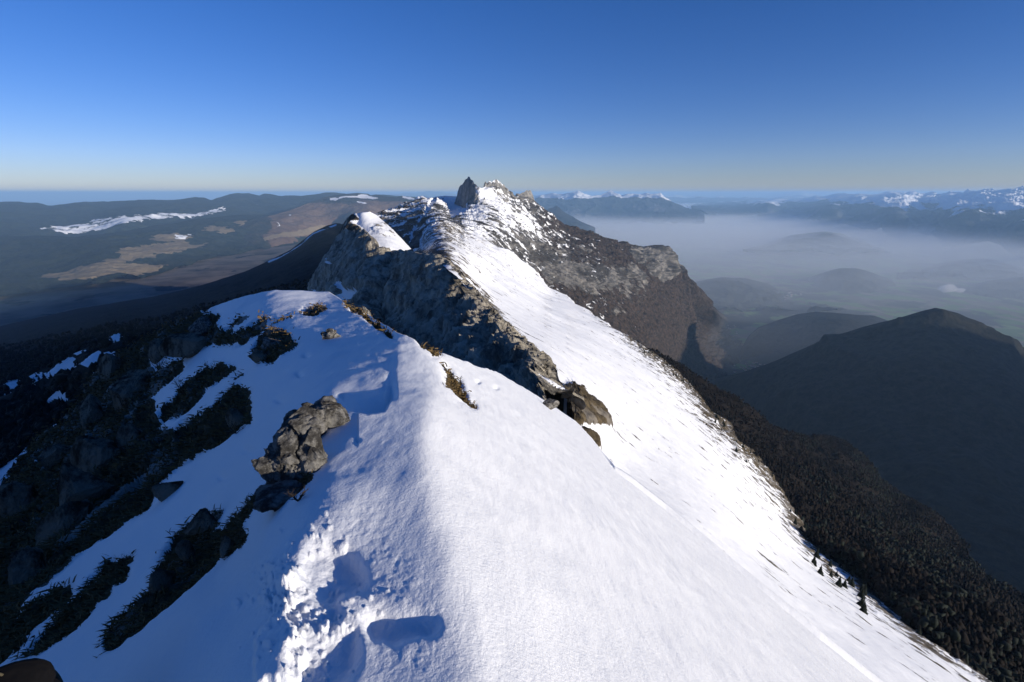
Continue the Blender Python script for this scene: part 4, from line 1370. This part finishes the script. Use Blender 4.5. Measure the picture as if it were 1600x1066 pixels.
# ---- houses on the valley floors
def house_mesh():
    L, Wd, H, Rf = 7.5, 5, 5.5, 3.2
    V = [(-L, -Wd, 0), (L, -Wd, 0), (L, Wd, 0), (-L, Wd, 0), (-L, -Wd, H), (L, -Wd, H), (L, Wd, H), (-L, Wd, H), (-L, 0, H + Rf), (L, 0, H + Rf),
         (-L - 1, -Wd - 1, H - .5), (L + 1, -Wd - 1, H - .5), (L + 1, Wd + 1, H - .5), (-L - 1, Wd + 1, H - .5), (-L - 1, 0, H + Rf + .25), (L + 1, 0, H + Rf + .25),
         (2, 1, H), (3.2, 1, H), (3.2, 2.2, H), (2, 2.2, H), (2, 1, H + Rf + 1), (3.2, 1, H + Rf + 1), (3.2, 2.2, H + Rf + 1), (2, 2.2, H + Rf + 1)]
    Fc = [(0, 1, 5, 4), (1, 2, 6, 9, 5), (2, 3, 7, 6), (3, 0, 4, 8, 7), (10, 11, 15, 14), (12, 13, 14, 15), (16, 17, 21, 20), (17, 18, 22, 21), (18, 19, 23, 22), (19, 16, 20, 23), (20, 21, 22, 23)]
    return mesh('house', V, Fc, None, smooth=False, mats=[M_white, M_tile], midx=[0, 0, 0, 0, 1, 1, 0, 0, 0, 0, 0])


hp = house_mesh()
first = True


def house(P, k, label, group):
    global first
    o = hp if first else hp.copy()
    if not first:
        COL.objects.link(o)
    first = False
    o.location = [float(a) for a in P]
    o.scale = (k, k, k)
    o.rotation_euler = (0, 0, rs.uniform(0, 3.14))
    tag(o, label, 'house', group)


def floor_pt(x, y, z0):
    P = W(x, y, toz(x, y, z0))
    i = np.argmin(np.abs(gx - P[0])); j = np.argmin(np.abs(gy - P[1]))
    zz = Z[j, i]
    P = W(x, y, toz(x, y, zz + 1))
    return P


for (cx, cy, sx, sy, n, lab) in ((1170,574,26,7,40,'tiny pale house of the nearest village on the deep valley floor'), (1205,536,30,10,26,'tiny pale house of the scattered hamlet beyond the nearest village'),
                                 (1140,515,24,8,14,'tiny pale house at the foot of the cliffed shoulder'), (1235,462,30,6,14,'tiny pale building in the hazy plain beyond the hamlets')):
    for k in range(n):
        house(floor_pt(cx + rs.gauss(0, sx * .5), cy + rs.gauss(0, sy * .5), -1650), rs.uniform(0.8, 1.4) * (1.6 if cy < 480 else 1), lab, lab.replace('tiny pale ', '') + 's')
for (cx, cy, sx, n, lab) in ((149,433,7,7,'small farmhouse of the left cluster on the high plateau'), (197,429,9,8,'small farmhouse of the right cluster on the high plateau')):
    for k in range(n):
        house(floor_pt(cx + rs.gauss(0, sx * .5), cy + rs.gauss(0, 1), -1000), rs.uniform(1.0, 1.9), lab, 'farmhouses on the plateau')


# ---- backpack leaning in the snow at the lower left
def backpack():
    root = bpy.data.objects.new('backpack', None)
    COL.objects.link(root)
    P0 = W(30, 1112, 1.95)
    root.location = P0.tolist()
    root.rotation_euler = (R(12), R(-6), R(24))
    tag(root, 'black backpack with lime green piping in the bottom left corner', 'backpack')
    V, Fc = ico(5)
    sg = np.sign(V) * np.abs(V) ** 0.62
    body = sg * [0.150, 0.085, 0.24]
    body[:, 0] *= 1 - 0.18 * np.clip(body[:, 2] / 0.24, 0, 1)
    body += fbm(V, 0.7, 3, 0.5, 3.0)[:, None] * V * 0.012
    body[:, 2] -= 0.10
    mesh('body', body, Fc, M_fab, root)
    lid = sg * [0.140, 0.095, 0.055]
    lid[:, 2] += 0.135 - 1.6 * lid[:, 0] ** 2
    lid += fbm(V, 0.5, 3, 0.5, 8.0)[:, None] * V * 0.008
    mesh('lid', lid, Fc, M_fab, root)

    def tube(pts, r, name, mat, flat=1.0):
        pts = np.array(pts, float)
        T = np.gradient(pts, axis=0)
        Vv, Ff = [], []
        for k, p in enumerate(pts):
            t_ = T[k] / np.linalg.norm(T[k])
            u = np.cross(t_, [0, 1, 0.01]); u /= np.linalg.norm(u)
            v = np.cross(t_, u)
            for a in range(8):
                an = a * math.pi / 4
                Vv.append(p + u * r * math.cos(an) * flat + v * r * math.sin(an))
        for k in range(len(pts) - 1):
            for a in range(8):
                Ff.append((k * 8 + a, k * 8 + (a + 1) % 8, k * 8 + 8 + (a + 1) % 8, k * 8 + 8 + a))
        return mesh(name, Vv, Ff, mat, root)
    tt = np.linspace(-0.15, 1.45, 24)
    tube([(0.140 * math.sin(t) ** 1 if t > 0 else 0.14 * math.sin(t), -0.100, 0.150 + 0.045 * math.cos(t) - 0.10 * max(0, math.sin(t)) ** 3) for t in tt], 0.0045, 'piping', M_green, 1.6)
    tube([(-0.02 + 0.035 * math.cos(t), 0.03, 0.185 + 0.03 * math.sin(t)) for t in np.linspace(0, math.pi, 12)], 0.005, 'haul_loop', M_strap)
    for sx in (-0.07, 0.07):
        tube([(sx, 0.085 + 0.05 * math.sin(t), 0.10 - 0.28 * t / math.pi) for t in np.linspace(0, math.pi, 16)], 0.012, 'shoulder_strap', M_strap, 0.4)


backpack()
print('things', time.time() - T0)

# ------------------------------------------------------------------ haze
def volbox(name, x0, x1, y0, y1, z0, z1, dens, col, aniso=0.0):
    me = bpy.data.meshes.new(name)
    v = [(x, y, z) for x in (x0, x1) for y in (y0, y1) for z in (z0, z1)]
    me.from_pydata(v, [], [(0, 1, 3, 2), (4, 6, 7, 5), (0, 4, 5, 1), (2, 3, 7, 6), (0, 2, 6, 4), (1, 5, 7, 3)])
    o = bpy.data.objects.new(name, me)
    COL.objects.link(o)
    o['kind'] = 'stuff'
    m = bpy.data.materials.new(name)
    m.use_nodes = True
    nt = m.node_tree
    nt.nodes.clear()
    ou = nt.nodes.new('ShaderNodeOutputMaterial')
    pv = nt.nodes.new('ShaderNodeVolumePrincipled')
    pv.inputs['Density'].default_value = dens
    pv.inputs['Color'].default_value = col + (1,)
    pv.inputs['Anisotropy'].default_value = aniso
    nt.links.new(pv.outputs[0], ou.inputs['Volume'])
    me.materials.append(m)
    return o


volbox('haze', -240000, 240000, -240000, 240000, -2800, 260, 2.6e-5, (0.42, 0.68, 1.0))
volbox('haze', 300, 60000, 4200, 60000, -1750, -1230, 0.95e-4, (0.92, 0.96, 1.0))
volbox('haze', 400, 59500, 7000, 59500, -1745, -1140, 1.3e-4, (0.95, 0.97, 1.0))
volbox('haze', 500, 59000, 10500, 59000, -1740, -1050, 0.9e-4, (0.98, 0.98, 1.0))
volbox('haze', 600, 58500, 12500, 58500, -1735, -930, 0.35e-4, (0.98, 0.98, 1.0))

# two small plumes rising from works on the plain
for _x, _y, _r, _lb in ((1481, 451, 85, 'larger white smoke plume on the hazy plain at the right'), (1500, 454, 50, 'smaller white smoke plume on the hazy plain at the right')):
    V_, F_ = ico(3)
    V_ = V_ * (1 + 0.45 * fbm(V_, 0.9, 3, 0.5, _x * 1.0))[:, None] * [1.7 * _r, _r, 0.8 * _r]
    _m = bpy.data.materials.new('smoke')
    _m.use_nodes = True
    _n = _m.node_tree
    _n.nodes.clear()
    _o = _n.nodes.new('ShaderNodeOutputMaterial')
    _v = _n.nodes.new('ShaderNodeVolumePrincipled')
    _v.inputs['Density'].default_value = 0.012
    _v.inputs['Color'].default_value = (0.98, 0.95, 0.93, 1)
    _n.links.new(_v.outputs[0], _o.inputs['Volume'])
    _ob = mesh('smoke', V_, F_, _m, loc=W(_x, _y, 8300))
    _ob['kind'] = 'stuff'
    _ob['label'] = _lb

# ------------------------------------------------------------------ light
AZ, EL = R(120), R(10.2)
w = bpy.data.worlds.new("World")
SC.world = w
w.use_nodes = True
nt = w.node_tree
bg = [n for n in nt.nodes if n.type == 'BACKGROUND'][0]
sky = nt.nodes.new('ShaderNodeTexSky')
sky.sky_type = 'NISHITA'
sky.sun_disc = False
sky.sun_elevation = EL
sky.sun_rotation = AZ
sky.altitude = 2000
sky.air_density = 1.0
sky.dust_density = 0.1
sky.ozone_density = 2.0
hs = nt.nodes.new('ShaderNodeHueSaturation')
hs.inputs['Saturation'].default_value = 1.30
nt.links.new(sky.outputs[0], hs.inputs['Color'])
tint = nt.nodes.new('ShaderNodeMix')
tint.data_type = 'RGBA'
tint.blend_type = 'MULTIPLY'
tint.inputs[0].default_value = 1.0
nt.links.new(hs.outputs[0], tint.inputs[6])
tint.inputs[7].default_value = (0.80, 0.79, 1.25, 1)
nt.links.new(tint.outputs[2], bg.inputs[0])
bg.inputs[1].default_value = 0.088
sl = bpy.data.lights.new('sun', 'SUN')
sl.energy = 5.0
sl.angle = R(0.5)
sl.color = (1.0, 0.92, 0.79)
so = bpy.data.objects.new('sun', sl)
COL.objects.link(so)
so.rotation_euler = (math.pi / 2 - EL, 0, math.pi - AZ)

SC.view_settings.view_transform = 'Standard'
SC.view_settings.look = 'None'
SC.view_settings.exposure = 0.28
SC.view_settings.gamma = 1
SC.cycles.use_denoising = True
SC.cycles.max_bounces = 6
SC.cycles.volume_bounces = 3
print('done', time.time() - T0)
